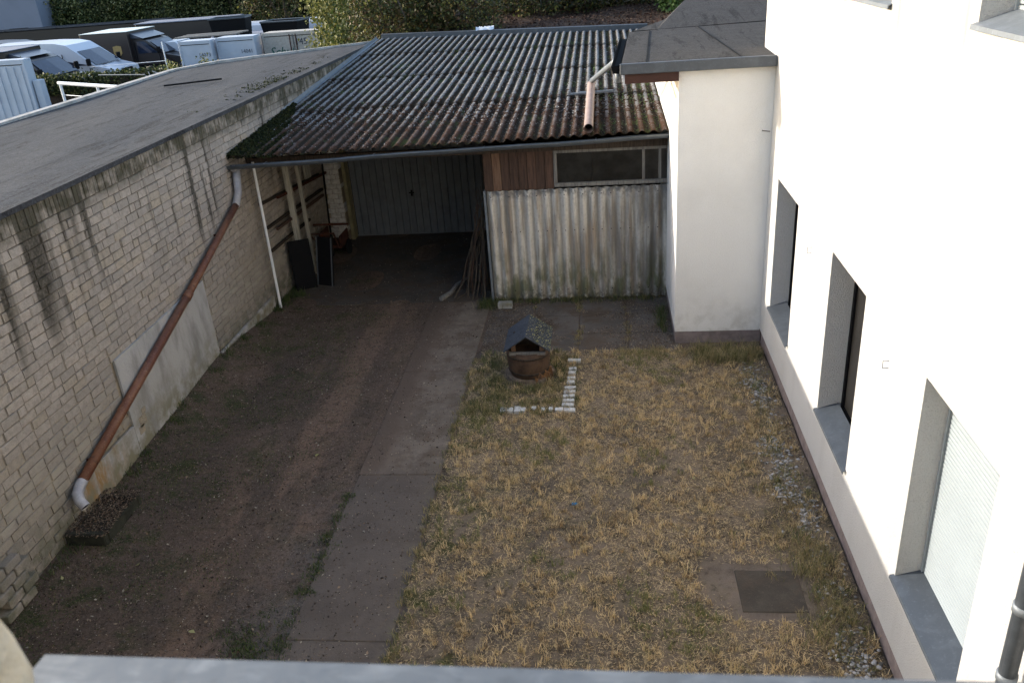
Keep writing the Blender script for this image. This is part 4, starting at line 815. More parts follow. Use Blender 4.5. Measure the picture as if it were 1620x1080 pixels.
# ------------------------------------------------------------------ grass and litter
def inlawn(P):
    x, y = P[:, 0], P[:, 1]
    k = (x > lawnx(y) - .02) & (x < XW - .02) & (y < 12.2)
    k &= ~((x > 1.15) & (x < 1.97) & (y > 6.28) & (y < 7.08))
    k &= ~(((x - 1.08) / .28) ** 2 + ((y - 6.85) / .5) ** 2 < RNG.uniform(.2, 1.1, len(x)))
    k &= ~((x + 1.2) ** 2 + (y - 11.42) ** 2 < .19)
    return k
def tufts(nt, per, spread, region=(-2.15, XW, 4.3, 12.2), seed=1, f=None):
    C = np.stack([RNG.uniform(region[0], region[1], nt), RNG.uniform(region[2], region[3], nt)], 1); k = inlawn(C)
    C = C[k]
    if f is not None: C = C[f(C)]
    n = len(C) * per; P = np.repeat(C, per, 0) + RNG.normal(0, spread, (n, 2)); P = np.concatenate([P, np.full((n, 1), .018)], 1); k = inlawn(P); return P[k], np.repeat(np.arange(len(C)), per)[k], C
P, g_, C = tufts(4600, 15, .022, f=lambda C: (field(C, 2.2, 77) > .25) | (RNG.random(len(C)) < .5)); big = RNG.uniform(.35, 1.25, len(C)) ** 1.3; tn = RNG.random(len(C)) * .68 + .06; grn = (field(C, 1.6, 21) > .82) | ((C[:, 0] < -1.5) & (field(C, 2.5, 22) > .6)); tn[grn] = np.maximum(tn[grn], .84)
tag(blades('dry_grass', P, .085 * big[g_] * RNG.uniform(.4, 1.3, len(P)), RNG.uniform(.005, .009, len(P)), np.clip(tn[g_] + RNG.normal(0, .08, len(P)), 0, 1), 1.1, MSTRAW), 'straw-coloured dry tufts of grass all over the lawn', 'grass', kind='stuff')
n = 140000; P = np.stack([RNG.uniform(-2.15, XW, n), RNG.uniform(4.3, 12.2, n), RNG.uniform(.018, .045, n)], 1); P = P[inlawn(P)]; P = P[(field(P, 3.2, 31) > .22) | (RNG.random(len(P)) < .35)]
tone = np.clip(.08 + .66 * RNG.random(len(P)), 0, 1)
tag(flakes('straw_thatch', P, .042, tone, MSTRAW, None, .32, .10), 'flat dead straw covering the soil of the lawn', 'grass', kind='stuff')
# greener grass: garden patch, by the stump, along the house, tall clumps
def clump(cx, cy, n, sp, h, green):
    P = np.stack([RNG.normal(cx, sp, n), RNG.normal(cy, sp, n), np.full(n, .01)], 1); return P, np.full(n, h) * RNG.uniform(.4, 1.1, n), np.clip(RNG.normal(green, .22, n), 0, 1)
A = [clump(RNG.uniform(-2.0, -.62), RNG.uniform(10.2, 12.0), 34, .05, .13, RNG.uniform(.15, .9)) for _ in range(210)]
A += [clump(RNG.uniform(-.56, -.42), RNG.uniform(10.3, 12.0), 24, .03, .11, .3) for _ in range(16)]
A += [clump(RNG.uniform(1.3, 2.3), RNG.uniform(11.6, 12.15), 40, .05, .26, RNG.uniform(.4, .9)) for _ in range(46)]
A += [clump(RNG.uniform(.1, 1.3), RNG.uniform(11.95, 12.2), 30, .05, .10, .85) for _ in range(36)]
A += [clump(2.02 + RNG.normal(0, .16), RNG.uniform(5.0, 11.6), 26, .05, .12, RNG.uniform(.45, 1)) for _ in range(110)]
A += [clump(2.1 + RNG.normal(0, .12), RNG.uniform(5.9, 7.6), 44, .07, .24, RNG.uniform(.4, .95)) for _ in range(24)]
A += [clump(.92 + RNG.normal(0, .03), 12.9 + .11 * i, 30, .03, .26, .2) for i in range(9)]
A += [clump(RNG.uniform(-2.1, 1.0), 14.33 + RNG.normal(0, .04), 26, .05, .13, .35) for _ in range(50)]
A += [clump(-2.2 + RNG.normal(0, .08), 14.2 + RNG.normal(0, .15), 50, .06, .16, .2) for _ in range(9)]
A += [clump(-2.12 + RNG.normal(0, .03), RNG.uniform(5, 12), 18, .03, .08, RNG.uniform(.3, 1)) for _ in range(120)]
A += [clump(RNG.choice([-1.29, -.48, .33]) + RNG.normal(0, .02), RNG.uniform(12.2, 14.3), 20, .03, .07, .8) for _ in range(26)]
P = np.concatenate([a[0] for a in A]); H = np.concatenate([a[1] for a in A]); T = np.concatenate([a[2] for a in A]); k = (P[:, 0] < XW - .01) & ~((P[:, 0] + 1.2) ** 2 + (P[:, 1] - 11.42) ** 2 < .15)
k &= ~((P[:, 0] > 1.0) & (P[:, 1] > 12.4)); P, H, T = P[k], H[k], T[k]
tag(blades('green_grass', P, H, RNG.uniform(.004, .008, len(P)), T, 1.0, MGRASS), 'greener longer grass in the flower patch and along the walls', 'grass', kind='stuff')
# weeds and moss on the dirt
A = [clump(RNG.uniform(-6.2, -3.4), RNG.uniform(5, 14), 16, .10, .03, RNG.uniform(0, .5)) for _ in range(1500)]
A = [a for a in A if field(a[0][:1], 1.5, 41)[0] + (-(a[0][0, 0]) - 4.6) * .25 > .66]
A += [clump(-3.22 + RNG.normal(0, .05), RNG.uniform(5.3, 8.3), 22, .04, .05, .15) for _ in range(60)] + [clump(-3.6 + RNG.normal(0, .22), 5.7 + RNG.normal(0, .3), 30, .06, .06, .1) for _ in range(34)]
A += [clump(-6.22 + RNG.normal(0, .05), RNG.uniform(6.5, 15.5), 24, .05, .10, .15) for _ in range(60)] + [clump(-6.2 + RNG.normal(0, .12), 15.1 + RNG.normal(0, .3), 40, .07, .13, .1) for _ in range(16)]
P = np.concatenate([a[0] for a in A]); H = np.concatenate([a[1] for a in A]); T = np.concatenate([a[2] for a in A]); k = P[:, 0] > XB + .03; P, H, T = P[k], H[k], T[k]; P[:, 2] = gh(P[:, 0], P[:, 1]) + .002
tag(blades('weeds', P, H, RNG.uniform(.005, .012, len(P)), T * .7, 1.4, MGRASS), 'low weeds and mossy growth on the dirt drive', 'weeds', kind='stuff')
n = 70000; P = np.stack([RNG.uniform(XB + .03, -2.2, n), RNG.uniform(5, 18.5, n), np.zeros(n)], 1); dens = np.where(P[:, 0] > -3.2, .5, .85) * np.where(P[:, 1] > 14.6, .35, 1); P = P[RNG.random(n) < dens * (.35 + .65 * field(P, 2, 55))]; P[:, 2] = gh(P[:, 0], P[:, 1]) + .016
tag(flakes('leaf_litter', P, .020 * RNG.choice([.7, 1, 1.8], len(P), p=[.5, .42, .08]), RNG.random(len(P)) ** 1.7 * .95, MLIT, None, .25), 'crumbled dry leaves scattered over the dirt and the path', 'leaves', kind='stuff')
n = 9000; P = np.stack([RNG.uniform(-2.1, 1.05, n), RNG.uniform(12.05, 14.35, n), np.full(n, .016)], 1); P = P[field(P, 2.4, 56) > .35]
tag(flakes('paving_litter', P, .024, .1 + .75 * RNG.random(len(P)), MLIT, None, .25), 'dry leaf crumbs on the paving in front of the corrugated wall', 'leaves', kind='stuff')
n = 5200; P = np.stack([RNG.uniform(XB + .05, -2.2, n), RNG.uniform(5, 14.5, n), np.zeros(n)], 1); P = P[(P[:, 0] < -3.2) | (RNG.random(n) < .2)]; P[:, 2] = gh(P[:, 0], P[:, 1]) + .006
tag(rocks('gravel', P, RNG.uniform(.004, .011, len(P)), RNG.random(len(P)) * .6, simple('grit', (.16, .13, .11), .9)), 'fine grit on the dirt drive', 'gravel', kind='stuff')
# white pebble strip along the house
n = 2400; y = RNG.uniform(4.8, 11.7, n); x = 2.17 + RNG.normal(0, .10, n) - .10 * ((y > 8.2) & (y < 9.6)) - .05 * (y > 10.6); P = np.stack([x, y, np.zeros(n)], 1)
ff = field(P, 1.9, 61); k = (x < XW - .02) & ((RNG.random(n) < .22) | ((y > 8.1) & (y < 9.5) & (ff > .2)) | ((y > 10.3) & (y < 11.5) & (ff > .25) & (RNG.random(n) < .9)) | ((y < 5.95) & (ff > .2)) | ((y > 7.45) & (y < 8.0) & (x > 2.08) & (ff > .3)) | (ff > .93)); P = P[k]; P[:, 2] = .025 + RNG.uniform(0, .02, len(P))
tag(rocks('pebble_strip', P, RNG.uniform(.010, .027, len(P)), RNG.random(len(P)), MPEB), 'white rounded pebbles in patches along the white house', 'pebbles', kind='stuff')
# a few larger fallen leaves
P = np.array([(-6.05, 6.75, .03), (1.0, 8.6, .05), (-5.3, 7.0, .02), (-4.2, 6.0, .02), (-3.9, 9.2, .02)]); tag(flakes('fallen_leaves', P, .08, np.array([.9, .9, .5, .7, .6]), MYEL, None, .2), 'a few larger pale fallen leaves on the ground', 'leaves', kind='stuff')

# ------------------------------------------------------------------ parking lot beyond
def extr(prof, y0, y1, m=None, inset=0):
    """side profile [(x,z)] extruded across y, ends inset"""
    m = m or MB(); n = len(prof); vs = [(x, y0, z) for x, z in prof] + [(x, y1, z) for x, z in prof]
    return m.add(vs, [tuple(range(n)), tuple(range(n, 2 * n))[::-1]] + [(i, n + i, n + (i + 1) % n, (i + 1) % n) for i in range(n)])
def wheels(root, xsw, w, r):
    for xw in xsw:
        for s_ in (-1, 1):
            y0 = s_ * w / 2; m = MB(); m.tube([(xw, y0 - s_ * .2, r), (xw, y0 + s_ * .01, r)], r, 20); wo = obj('wheel', m, MTYRE, root, local=True)
            obj('rim', MB().tube([(xw, y0, r), (xw, y0 + s_ * .02, r)], r * .6, 14), MRIM, wo, local=True)
def van(name, label, cat, loc, w=2.0, sx=1., sz=1., L=6.0, box=None, body=MVANW, roofm=None, rz=0, mirror=True):
    """front faces +X, x=0 at the bumper"""
    r = thing(name, label, cat, loc, rz=rz); h = w / 2
    def P(pts): return [(x * sx, z * sz) for x, z in pts]
    cabx = -2.15 if box else -L
    roofz = 2.1 if box else 2.62
    if not box: prof = P([(-L, .45), (-.05, .42), (0, .75), (-.04, 1.05), (-.75, 1.30), (-1.55, 2.15), (-1.85, 2.45), (-2.3, 2.58), (-3.2, 2.64), (-L + .1, 2.62), (-L, 2.5)])
    else: prof = P([(cabx, .45), (-.05, .42), (0, .75), (-.04, 1.05), (-.75, 1.28), (-1.45, 2.05), (-1.8, 2.2), (cabx, 2.24)])
    m = extr(prof, -h, h)
    for i, v in enumerate(m.v):  # tumblehome
        z = v[2] / sz; f = 1 - .09 * max(0, (z - 1.25) / 1.4); fx = 1 - .06 * max(0, 1 + v[0] / sx / .5) if v[0] / sx > -.5 else 1; m.v[i] = (v[0], v[1] * f * fx, v[2])
    obj('body', m, body if not box else (box.get('cab') or body), r, local=True)
    # windscreen, side glass, grille, lamps, bumper
    a = .80; zt = 2.08 if not box else 2.0; xt = -1.50 if not box else -1.42
    m = MB(); e = .012; m.add([((-.78 + e) * sx, -h * .90, 1.34 * sz), ((-.78 + e) * sx, h * .90, 1.34 * sz), ((xt + e) * sx, h * .82, zt * sz), ((xt + e) * sx, -h * .82, zt * sz), ((-.74 + e) * sx, 0, 1.335 * sz), ((xt + .04 + e) * sx, 0, zt * sz)], [(0, 4, 5, 3), (4, 1, 2, 5)])
    for i, v in enumerate(m.v): m.v[i] = (v[0] + .02, v[1], v[2] + .02)
    obj('windscreen', m, MGL, r, local=True)
    for s_ in (-1, 1):
        m = MB(); m.add([(-1.05 * sx, s_ * (h * .988 + .004), 1.36 * sz), (-1.95 * sx, s_ * (h * .988 + .004), 1.36 * sz), (-1.95 * sx, s_ * (h * .945 + .004), 2.05 * sz), (-1.60 * sx, s_ * (h * .945 + .004), 2.05 * sz)], [(0, 1, 2, 3)]); obj('side_window', m, MGL, r, local=True)
        obj('headlight', MB().bbox((-.20 * sx, s_ * h * .62 - .16, .84 * sz), (.012, s_ * h * .62 + .16, 1.06 * sz), .03), MLAMP, r, local=True)
        if mirror: obj('mirror', MB().bbox((-.98 * sx, s_ * (h + .16) - .09, 1.35 * sz), (-.84 * sx, s_ * (h + .16) + .09, 1.72 * sz), .03), MBLKP, r, local=True)
        obj('bonnet_vent', MB().box((-.66 * sx, s_ * h * .55 - .14, 1.325 * sz), (-.56 * sx, s_ * h * .55 + .14, 1.34 * sz)), MBLKP, r, local=True)
    obj('number_plate', MB().bbox((.05, -.26, .44 * sz), (.062, .26, .55 * sz), .004), MVANW, r, local=True)
    for s_ in (-1, 1):
        for xx, za, zb in ((-1.0, .62, 1.3), (-2.05, .55, 2.0)) + (((-3.4, .5, 2.2),) if not box else ()): obj('door_seam', MB().box((xx * sx - .012, s_ * (h * (.995 if zb < 1.5 else .985)) - .012, za * sz), (xx * sx + .012, s_ * (h * (.995 if zb < 1.5 else .985)) + .012, zb * sz)), MBLKP, r, local=True)
        obj('side_trim', MB().box((-L * .9 * sx, s_ * (h + .006) - .012, .62 * sz), (-.5 * sx, s_ * (h + .006) + .012, .72 * sz)), MBLKP, r, local=True)
    obj('grille', MB().bbox((-.1, -h * .42, .72 * sz), (.018, h * .42, 1.0 * sz), .02), MBLKP, r, local=True)
    obj('bumper', MB().bbox((-.25, -h * .97, .36 * sz), (.05, h * .97, .70 * sz), .04), MVANB if body is not MVANW else MBLKP, r, local=True)
    if box:
        bw = box['w'] / 2; bx = box['len']; bz = box['h']; o = obj('cargo_box', MB().bbox((cabx * sx - bx, -bw, .55 * sz), (cabx * sx, bw, bz), .03), box['mat'], r, local=True)
        obj('roof', MB().bbox((cabx * sx - bx - .01, -bw - .01, bz + .002), (cabx * sx + .01, bw + .01, bz + .03), .01), box['roof'], r, local=True)
        if box.get('spoiler'): 
            m = extr([(cabx * sx + .002, 2.25 * sz), (-1.6 * sx, 2.22 * sz), (cabx * sx + .002, bz - .1)], -bw * .8, bw * .8); obj('wind_deflector', m, MVANB, r, local=True)
    wheels(r, [-.95 * sx, -(L - 1.1) * sx], w, .36 * sz); return r
G = 1.2
# (front corner positions worked out in metres on the lot)
van('white_van', 'tall white panel van with blank sides behind the ivy fence', 'van', (-22.3, 39.55, G), 2.35, 1.15, .83, 5.6)
u = van('delivery_truck', 'dark brown parcel truck with white box roof and gold shield', 'truck', (-21.0, 43.8, G), 2.4, 1.15, .83, 5.6, dict(w=3.0, len=2.5, h=2.2, mat=MVAND, roof=MVR, cab=MVAND, spoiler=True), MVAND)
sgn = obj('shield_emblem', MB().add([(0, 0, .55), (.22, 0, .60), (.44, 0, .55), (.44, 0, .22), (.22, 0, 0), (0, 0, .22), (0, .02, .55), (.22, .02, .60), (.44, .02, .55), (.44, .02, .22), (.22, .02, 0), (0, .02, .22)], [(0, 5, 4, 3, 2, 1), (6, 7, 8, 9, 10, 11)] + [(i, (i + 1) % 6, 6 + (i + 1) % 6, 6 + i) for i in range(6)]), MGOLD, u, local=True)
sgn.location = (-3.35, -1.53, 1.0)
text('emblem_letters', 'ups', .2, MVAND, sgn, (.06, -.006, .24), (math.pi / 2, 0, 0))
van('dark_truck', 'dark box truck with grey deflector, nearest of the parked vehicles', 'truck', (-21.7, 34.9, G), 2.3, 1.1, .9, 5.6, dict(w=2.5, len=3.2, h=2.28, mat=MVAND, roof=MFARW, cab=MVAND, spoiler=True), MVANB)
van('dark_van', 'dark van with a bright roof rim behind the white van', 'van', (-27.6, 43.2, G), 2.2, 1.1, .80, 5.6, None, MVANB)
# long dark trailer seen end-on at right
r = thing('box_trailer', 'long black box trailer behind the parcel truck', 'trailer', (-22.3, 53.6, G), rz=math.radians(5))
obj('box', MB().bbox((-5.9, -1.3, .5), (0, 1.3, 1.98), .04), MVAND, r, local=True); obj('roof', MB().bbox((-5.95, -1.33, 1.982), (.03, 1.33, 2.04), .02), MFARW, r, local=True); wheels(r, [-1.2, -4.8], 2.4, .42)
obj('rear_door', MB().bbox((.002, -1.25, .55), (.04, -.02, 1.9), .01), MBLKP, r, local=True); obj('rear_door', MB().bbox((.002, .02, .55), (.04, 1.25, 1.9), .01), MBLKP, r, local=True)
r = thing('flat_trailer', 'long low dark flat roofed trailer in front of the ivy hedge', 'trailer', (-30, 60, G), rz=math.radians(4))
obj('box', MB().bbox((-18, -1.2, .4), (0, 1.2, 1.75), .04), MVAND, r, local=True); obj('roof', MB().bbox((-18.05, -1.25, 1.752), (.03, 1.25, 1.82), .02), MBIT, r, local=True); wheels(r, [-2, -15.], 2.2, .4)
# containers
def container(x0, x1, y, top, label, mat, number=None, script=None, num_at=.75, doors=False, depth=1.0, name='storage_container'):
    r = thing(name, label, 'container', ((x0 + x1) / 2, y, G)); w = x1 - x0; h = top - G; a = -w / 2
    obj('body', MB().bbox((a + .04, .03, .05), (-a - .04, depth, h - .05), .02), mat, r, local=True)
    m = MB()
    for s_ in (a, -a - .1): m.bbox((s_, 0, 0), (s_ + .1, .12, h), .015)
    m.bbox((a + .1, .0, h - .16), (-a - .1, .10, h), .01); m.bbox((a + .1, 0, 0), (-a - .1, .10, .12), .01); obj('frame', m, mat, r, local=True)
    obj('top', MB().bbox((a + .05, .1, h - .048), (-a - .05, depth, h), .01), mat, r, local=True)
    obj('rail_shade_strip', MB().box((a + .10, .022, h - .185), (-a - .10, .029, h - .162)), MBLKP, r, local=True)  # raised black strip painting the shade under the top rail
    if doors:
        for xx in (-.16, .0, .14): obj('lock_bar', MB().tube([(xx, -.0, .1), (xx, -.0, h - .1)], .022, 8), MRUST if xx else MWGREY, r, local=True)
    if number: text('number', number, .24 if not doors else .42, MINK, r, (a + w * num_at, .022, h * (.60 if not doors else .68)), (math.pi / 2, 0, 0))
    if script: text('lettering', script, .56, MGREEN, r, (a + w * .08, .020, h * .44), (math.pi / 2, 0, 0), shear=.35)
    return r
container(-19.55, -17.95, 39.5, 3.0, 'white metal container with dark number, leftmost of the row behind the felt roof', MCONT, '14073', None, .56)
container(-17.9, -16.0, 39.9, 3.03, 'white metal container with dark number, middle of the row behind the felt roof', MCONT, '14041', None, .60)
container(-15.9, -12.9, 40.6, 3.05, 'cream container with green script lettering beside the ivy-covered tree', MPAVEL, '145', 'Schule', .52, True)
r = container(-24.2, -19.55, 28.2, 3.63, 'large pale blue-white container at the left edge', MCONT, None, None, depth=.5)
m = MB()
for i in range(16): m.bbox((-2.2 + i * .28, .0, .12), (-2.2 + i * .28 + .16, .028, 2.2), .008)
obj('ribbing', m, MCONT, r, local=True)
m = MB(); m.bbox((2.34, .12, 0), (2.62, .42, 1.72), .02); obj('end_post', m, MCONT, r, local=True)
# skips and scrap behind the containers
def skip(loc, w, l, h, rz, label, mat, name='skip'):
    r = thing(name, label, 'skip', loc, rz=rz); m = MB(); o_ = .25; m.add([(-w / 2 + o_, -l / 2 + o_, 0), (w / 2 - o_, -l / 2 + o_, 0), (w / 2 - o_, l / 2 - o_, 0), (-w / 2 + o_, l / 2 - o_, 0), (-w / 2, -l / 2, h), (w / 2, -l / 2, h), (w / 2, l / 2, h), (-w / 2, l / 2, h), (-w / 2 + .06, -l / 2 + .06, h), (w / 2 - .06, -l / 2 + .06, h), (w / 2 - .06, l / 2 - .06, h), (-w / 2 + .06, l / 2 - .06, h), (-w / 2 + o_, -l / 2 + o_, .1), (w / 2 - o_, -l / 2 + o_, .1), (w / 2 - o_, l / 2 - o_, .1), (-w / 2 + o_, l / 2 - o_, .1)],
      [(3, 2, 1, 0), (0, 1, 5, 4), (1, 2, 6, 5), (2, 3, 7, 6), (3, 0, 4, 7), (4, 5, 9, 8), (5, 6, 10, 9), (6, 7, 11, 10), (7, 4, 8, 11), (8, 9, 13, 12), (9, 10, 14, 13), (10, 11, 15, 14), (11, 8, 12, 15), (12, 13, 14, 15)]); obj('tub', m, mat, r, local=True)
    m = MB(); m.tube([(-w / 2, -l / 2, h), (w / 2, -l / 2, h), (w / 2, l / 2, h), (-w / 2, l / 2, h), (-w / 2, -l / 2, h)], .05, 6); obj('rim', m, MZG, r, local=True)
skip((-19.55, 46.0, G), 1.9, 1.5, 2.35, .15, 'black square skip standing on end behind the white containers', MBLKP)
skip((-16.8, 46.6, G), 2.1, 1.6, 2.0, -.1, 'black rounded skip beside the ivy-covered tree', MBLKP)
for k, (x0, y0, z0, x1, y1, z1, mt, lb) in enumerate([(-21.8, 49.2, 2.75, -15.9, 51.3, 3.0, MVANW, 'pale blue-white trailer cover, upper one behind the skips'), (-21.4, 47.2, 2.35, -16.2, 48.9, 2.6, MFARW, 'grey-blue trailer cover, lower one behind the skips')]):
    r = thing('covered_trailer', lb, 'trailer', ((x0 + x1) / 2, (y0 + y1) / 2, G)); obj('cover', MB().bbox((-(x1 - x0) / 2, -1, z0 - G - .7), ((x1 - x0) / 2, 1, z1 - G), .12), mt, r, local=True); obj('chassis', MB().bbox((-(x1 - x0) / 2 + .1, -.9, .35), ((x1 - x0) / 2 - .1, .9, z0 - G - .71), .02), MBLKP, r, local=True); wheels(r, [0], 1.9, .33)
r = thing('white_car', 'white car front showing between black skip and trailer', 'car', (-20.3, 44.6, G)); obj('body', extr([(-3.6, .3), (0, .3), (0, .75), (-.8, .95), (-1.5, 1.5), (-3.2, 1.5), (-3.6, 1.0)], -.85, .85), MVANW, r, local=True)
obj('windscreen', MB().add([(-.80, -.7, .99), (-.80, .7, .99), (-1.46, .62, 1.49), (-1.46, -.62, 1.49)], [(0, 1, 2, 3)]), MGL, r, local=True); wheels(r, [-.7, -2.9], 1.7, .3)
for k in range(5):
    m = MB(); m.bbox((-1.5, -.1, 0), (1.5, .1, .06), .01); o = obj('plank', m, MWGREY); o.location = (-18.9 + .05 * k, 41.2 + .24 * k, 3.02 + .01 * k); o.rotation_euler = (0, 0, .1 + .02 * k); tag(o, ['nearest grey plank lying on the white containers', 'second grey plank from the front on the white containers', 'middle grey plank of those on the white containers', 'fourth grey plank from the front on the white containers', 'rearmost grey plank on the white containers'][k], 'plank', 'loose planks on top of the containers')
# far building
fb = thing('grey_building', 'grey-blue rendered building with one dark window at the top left', 'building', (-44, 60, G))
obj('wall', MB().box((-60, 60, G), (-39.35, 75, 9)), MFARW, fb); wdw = obj('window', MB().bbox((-41.9, 59.93, 2.28), (-40.45, 60.02, 3.05), .02), MBLKP, fb); c = obj('pane', MB().box((-41.8, 59.90, 2.34), (-40.55, 59.925, 2.99)), MGL, wdw); c.matrix_parent_inverse = Matrix()
# wire fence, white rail, mast
fn = thing('mast_pole', 'thin pale mast pole in front of the parcel truck', 'pole', (-18.5, 36.0, G)); obj('pole', MB().tube([(-18.5, 36.0, G), (-18.5, 36.0, 3.32)], .03, 8), MWHITE, fn); obj('guy_wire', MB().tube([(-18.5, 36.0, 2.55), (-22.2, 36.3, 2.45)], .012, 5), MWHITE, fn)
rl = thing('white_gate', 'white metal gate rail with posts beside the pale container', 'gate', (-14.5, 24.5, 0))
obj('top_rail', MB().tube([(-17.2, 26.2, 3.02), (-13.7, 24.6, 2.92)], .055, 8), MWHITE, rl)
for (a, z) in ((0, .62), (0, 1.05)): obj('wire', MB().tube([(-17.2, 26.2, 3.0 - z * .55), (-13.7, 24.6, 2.9 - z * .55)], .012, 5), MWHITE, rl)
for t_ in (.02, .5, .8): p = Vector((-17.2, 26.2, 3.0)).lerp(Vector((-13.7, 24.6, 2.9)), t_); obj('post', MB().tube([(p.x, p.y, G), (p.x, p.y, p.z)], .045, 8), MWHITE, rl)
wf2 = thing('wire_fence', 'thin metal fence frame with diagonal struts beside the ivy fence', 'fence', (-16.6, 29.5, 0))
for a, b in (((-15.9, 29.5, 2.85), (-15.6, 29.3, 2.0)), ((-15.75, 29.5, 2.85), (-13.6, 28.7, 2.2)), ((-16.0, 29.5, 2.72), (-16.5, 29.4, 2.1)), ((-16.1, 29.6, 2.74), (-18.2, 30.2, 2.76))): obj('strut', MB().tube([a, b], .02, 6), MZL, wf2)

# ------------------------------------------------------------------ vegetation
def cloud(n, c, r, shell=.55, seed=None):
    d = RNG.normal(size=(n, 3)); d /= np.linalg.norm(d, axis=1)[:, None]; rad = (shell + (1 - shell) * RNG.random(n)) ** 1; P = d * rad[:, None] * np.array(r); return P + np.array(c)
def clumpy(n, c, r, k=40, cr=.22):
    """foliage as many small clumps on and inside an ellipsoid: uneven outline with gaps"""
    C = cloud(k, c, r, .45); rr = np.array(r).mean() * cr; idx = RNG.integers(0, k, n); s = RNG.uniform(.6, 1.4, k)[idx]
    return C[idx] + RNG.normal(0, 1, (n, 3)) * (rr * s * .55)[:, None], RNG.random(k)[idx]
def shrub(name, label, cat, c, r, n, size, mat, base, k=40, group=None, trunk=.12, tmul=1.):
    t_ = thing(name, label, cat, (c[0], c[1], base), group); P, tn = clumpy(n, c, r, k)
    P = P[P[:, 2] > base - .1]; tone = np.clip(RNG.random(len(P)) * .65 + .35 * tn[:len(P)], 0, 1) ** 1.2 * tmul
    flakes('crown', P, size, tone, mat, t_, 1., .7).matrix_parent_inverse = Matrix.Translation(-t_.location)
    m = MB(); 
    m.tube([(c[0], c[1], base), (c[0] + .1, c[1], (base + c[2]) / 2), (c[0], c[1] + .1, c[2] + r[2] * .5)], [trunk, trunk * .8, trunk * .3], 8)
    for _ in range(6):
        a = RNG.uniform(0, 6.28); m.tube([(c[0], c[1], base + (c[2] - base) * RNG.uniform(.2, .9)), (c[0] + math.cos(a) * r[0] * .45, c[1] + math.sin(a) * r[1] * .45, c[2] + RNG.uniform(-.2, .5) * r[2]), (c[0] + math.cos(a) * r[0] * .85, c[1] + math.sin(a) * r[1] * .85, c[2] + RNG.uniform(-.1, .7) * r[2])], [trunk * .5, trunk * .3, trunk * .12], 6)
    obj('trunk', m, MBARK, t_); return t_
shrub('ivy_tree', 'bushy ivy-covered tree with its left side sunlit, right of the containers', 'tree', (-9.75, 35.0, 3.3), (1.75, 1.9, 2.5), 17000, .13, MYEL, G, 90, trunk=.22, tmul=.72)
shrub('dense_tree', 'dense dark green tree directly behind the ivy-covered tree', 'tree', (-8.1, 32.0, 3.2), (1.9, 1.8, 2.5), 17000, .13, MTREE, G, 90, trunk=.2)
spots = [(-6.6, 27.7, 4.2, 1.45, MTHK), (-4.7, 28.0, 4.4, 1.5, MTHK), (-2.5, 30.9, 4.7, 1.6, MTHK), (-.3, 31.3, 4.7, 1.6, MTHK), (1.6, 32.0, 4.7, 1.7, MTHK), (-6.8, 33, 4.8, 2.0, MTREE), (-3.0, 35.5, 5.2, 2.2, MTREE), (.2, 36, 5.2, 2.2, MTREE), (3.6, 36, 5.2, 2.4, MTREE)]
lbs = ['brown-green thicket shrub behind the left part of the shed roof', 'dark thicket shrub left of the rag on the shed roof', 'dark bramble thicket behind the white rag', 'dark bramble thicket above the bare leafy bank', 'dark thicket shrub left of the bright green bush',
       'tall dark tree behind the thicket at the left', 'tall dark tree behind the thicket in the middle', 'tall dark tree behind the leafy bank', 'tall dark tree behind the bright green bush']
for (x, y, z, r_, mt), lb in zip(spots, lbs): shrub('thicket_tree' if mt is MTREE else 'thicket_shrub', lb, 'tree' if mt is MTREE else 'shrub', (x, y, z), (r_ * 1.15, r_, 1.6 if mt is MTHK else 2.2), 9000, .10 if y < 35 else .13, mt, 3.0 if x < -4 else 3.7, 70)
shrub('green_bush', 'bright green leafy bush just behind the annex roof', 'bush', (2.5, 29.0, 4.9), (1.35, 1.2, 1.3), 9000, .11, MGRN, 3.8, 60)
shrub('yellow_bush', 'yellowing leafy bush peeping over the felt roof edge', 'bush', (-15.1, 31.0, 2.38), (1.35, .6, .62), 3500, .09, MYEL, G, 30, tmul=.85)
m_ = thing('dry_twigs', 'bare grey dry twigs at the foot of the dark thicket', 'twigs', (0, 31, 3.9))
for k in range(40):
    a = Vector((RNG.uniform(-2.6, 2.2), RNG.uniform(30.6, 31.8), 4.0)); m = MB(); pts = [a]; d = Vector((RNG.normal(0, .4), RNG.normal(0, .2), .25))
    for _ in range(5): d = d + Vector((RNG.normal(0, .15), RNG.normal(0, .1), -.04)); pts.append(pts[-1] + d * .6)
    m.tube(pts, [.02, .018, .014, .01, .007, .004], 4); obj('twig', m, MWGREY, m_)
# long ivy hedge
hd = thing('ivy_hedge', 'long tall ivy-covered hedge behind the parked vehicles', 'hedge', (-32, 64, G))
def hl(t): return np.stack([-41 + 27 * t, 62 + 3 * t, 0 * t], 1)
n = 52000; k = 460; tt = RNG.random(k); C = hl(tt); top = 4.3 + 2.2 * np.clip(tt * 2.2, 0, 1) + .4 * np.sin(tt * 40); C[:, 2] = G + (top - G) * RNG.random(k); C[:, 1] += RNG.normal(0, .35, k)
bulge = .5 * np.abs(np.sin(C[:, 0] * 1.5)); C[:, 1] -= bulge; idx = RNG.integers(0, k, n); P = C[idx] + RNG.normal(0, .32, (n, 3)); tone = np.clip(RNG.random(n) * .75 + .25 * RNG.random(k)[idx], 0, 1) ** 1.25
obj_ = flakes('foliage', P, .17, tone, MIVY, hd, 1, .8); obj_.matrix_parent_inverse = Matrix.Translation(-hd.location)
m = MB(); 
for i in range(28): p = hl(np.array([i / 27.]))[0]; m.tube([(p[0], p[1] + .5, G), (p[0], p[1] + .5, 4.2 + min(2, i * .15))], .12, 6)
m.box((-41, 62.9, G), (-14, 66.4, 4.2)) if False else None
obj('stems', m, MBARK, hd)
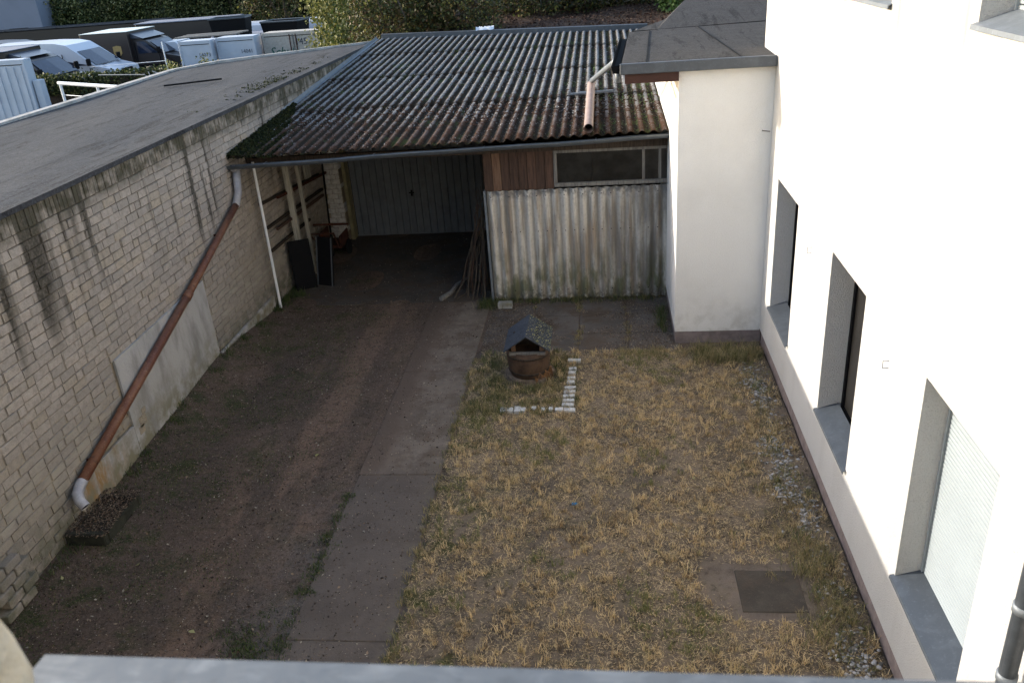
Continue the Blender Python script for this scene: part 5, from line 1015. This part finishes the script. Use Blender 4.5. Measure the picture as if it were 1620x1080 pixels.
m = MB(); m.add([(-41, 62.8, G), (-14, 65.8, G), (-14, 65.8, 5.9), (-34, 63.6, 5.0), (-41, 62.8, 3.7), (-41, 63.2, G), (-14, 66.2, G), (-14, 66.2, 5.9), (-34, 64.0, 5.0), (-41, 63.2, 3.7)], [(0, 1, 2, 3, 4), (9, 8, 7, 6, 5), (0, 5, 6, 1), (1, 6, 7, 2), (2, 7, 8, 3), (3, 8, 9, 4), (4, 9, 5, 0)]); obj('inner_screen', m, simple('dead_ivy_mat', (.02, .022, .012), .95, scale=3, var=.5, bump=.1), hd)
shrub('autumn_tree', 'reddish brown bushy tree between the hedge and the skips', 'tree', (-20.5, 57, 4.4), (3.2, 1.8, 3.0), 9000, .17, MTHK, G, 70)
for k in range(3): shrub('far_tree', ['thin bare-stemmed tree over the hedge beside the grey building', 'second thin tree over the hedge near the grey building', 'dark round tree over the hedge'][k], 'tree', (-44 + 4.5 * k, 74 + 2 * k, 5.4), (2.2, 2.2, 1.6), 2500, .2, MTREE, G, 30, trunk=.25)
# low ivy fence in front of the vans
lf = thing('ivy_fence', 'low fence overgrown with ivy in front of the white van', 'fence', (-19, 31.5, G))
n = 7000; t_ = RNG.random(n); P = np.stack([-21.2 + 5.2 * t_, 31.0 + .2 * t_ + RNG.normal(0, .16, n), 2.05 + RNG.random(n) * .72 + RNG.normal(0, .05, n)], 1); flakes('ivy', P, .10, RNG.random(n) ** 1.6 * .8, MIVY, lf, 1, .8).matrix_parent_inverse = Matrix.Translation(-lf.location)
m = MB(); m.box((-21.2, 31.0, G), (-16.0, 31.08, 2.55)); obj('panel', m, MWDARK, lf)
shrub('edge_bush', 'dark bush at the left edge beside the pale container', 'bush', (-25.6, 33.6, 2.6), (1.6, 1.2, 1.1), 3500, .12, MTREE, G, 30)
# leaf litter on the bank
n = 9000; P = np.stack([RNG.uniform(-5, 4, n), RNG.uniform(25.6, 33.5, n), np.zeros(n)], 1); P[:, 2] = np.minimum(3.60 + (P[:, 1] - 26) * .05, 4.2) * np.clip(1.25 - np.maximum(0, -3.5 - P[:, 0]) * .14 * (P[:, 1] > 27), .45, 1) + .03 + .08 * np.sin(P[:, 0] * 1.7) * np.sin(P[:, 1] * 1.3)
tag(flakes('bank_leaves', P, .09, RNG.random(n), m_leafy('red_litter', [(0.024, 0.011, 0.008), (0.048, 0.023, 0.016), (0.068, 0.034, 0.024), (0.109, 0.068, 0.041)], .8, .1), None, .3), 'reddish fallen leaves covering the bank behind the shed', 'leaves', kind='stuff')
print('objects', len(bpy.data.objects), 'faces', sum(len(o.data.polygons) for o in bpy.data.objects if o.type == 'MESH'))
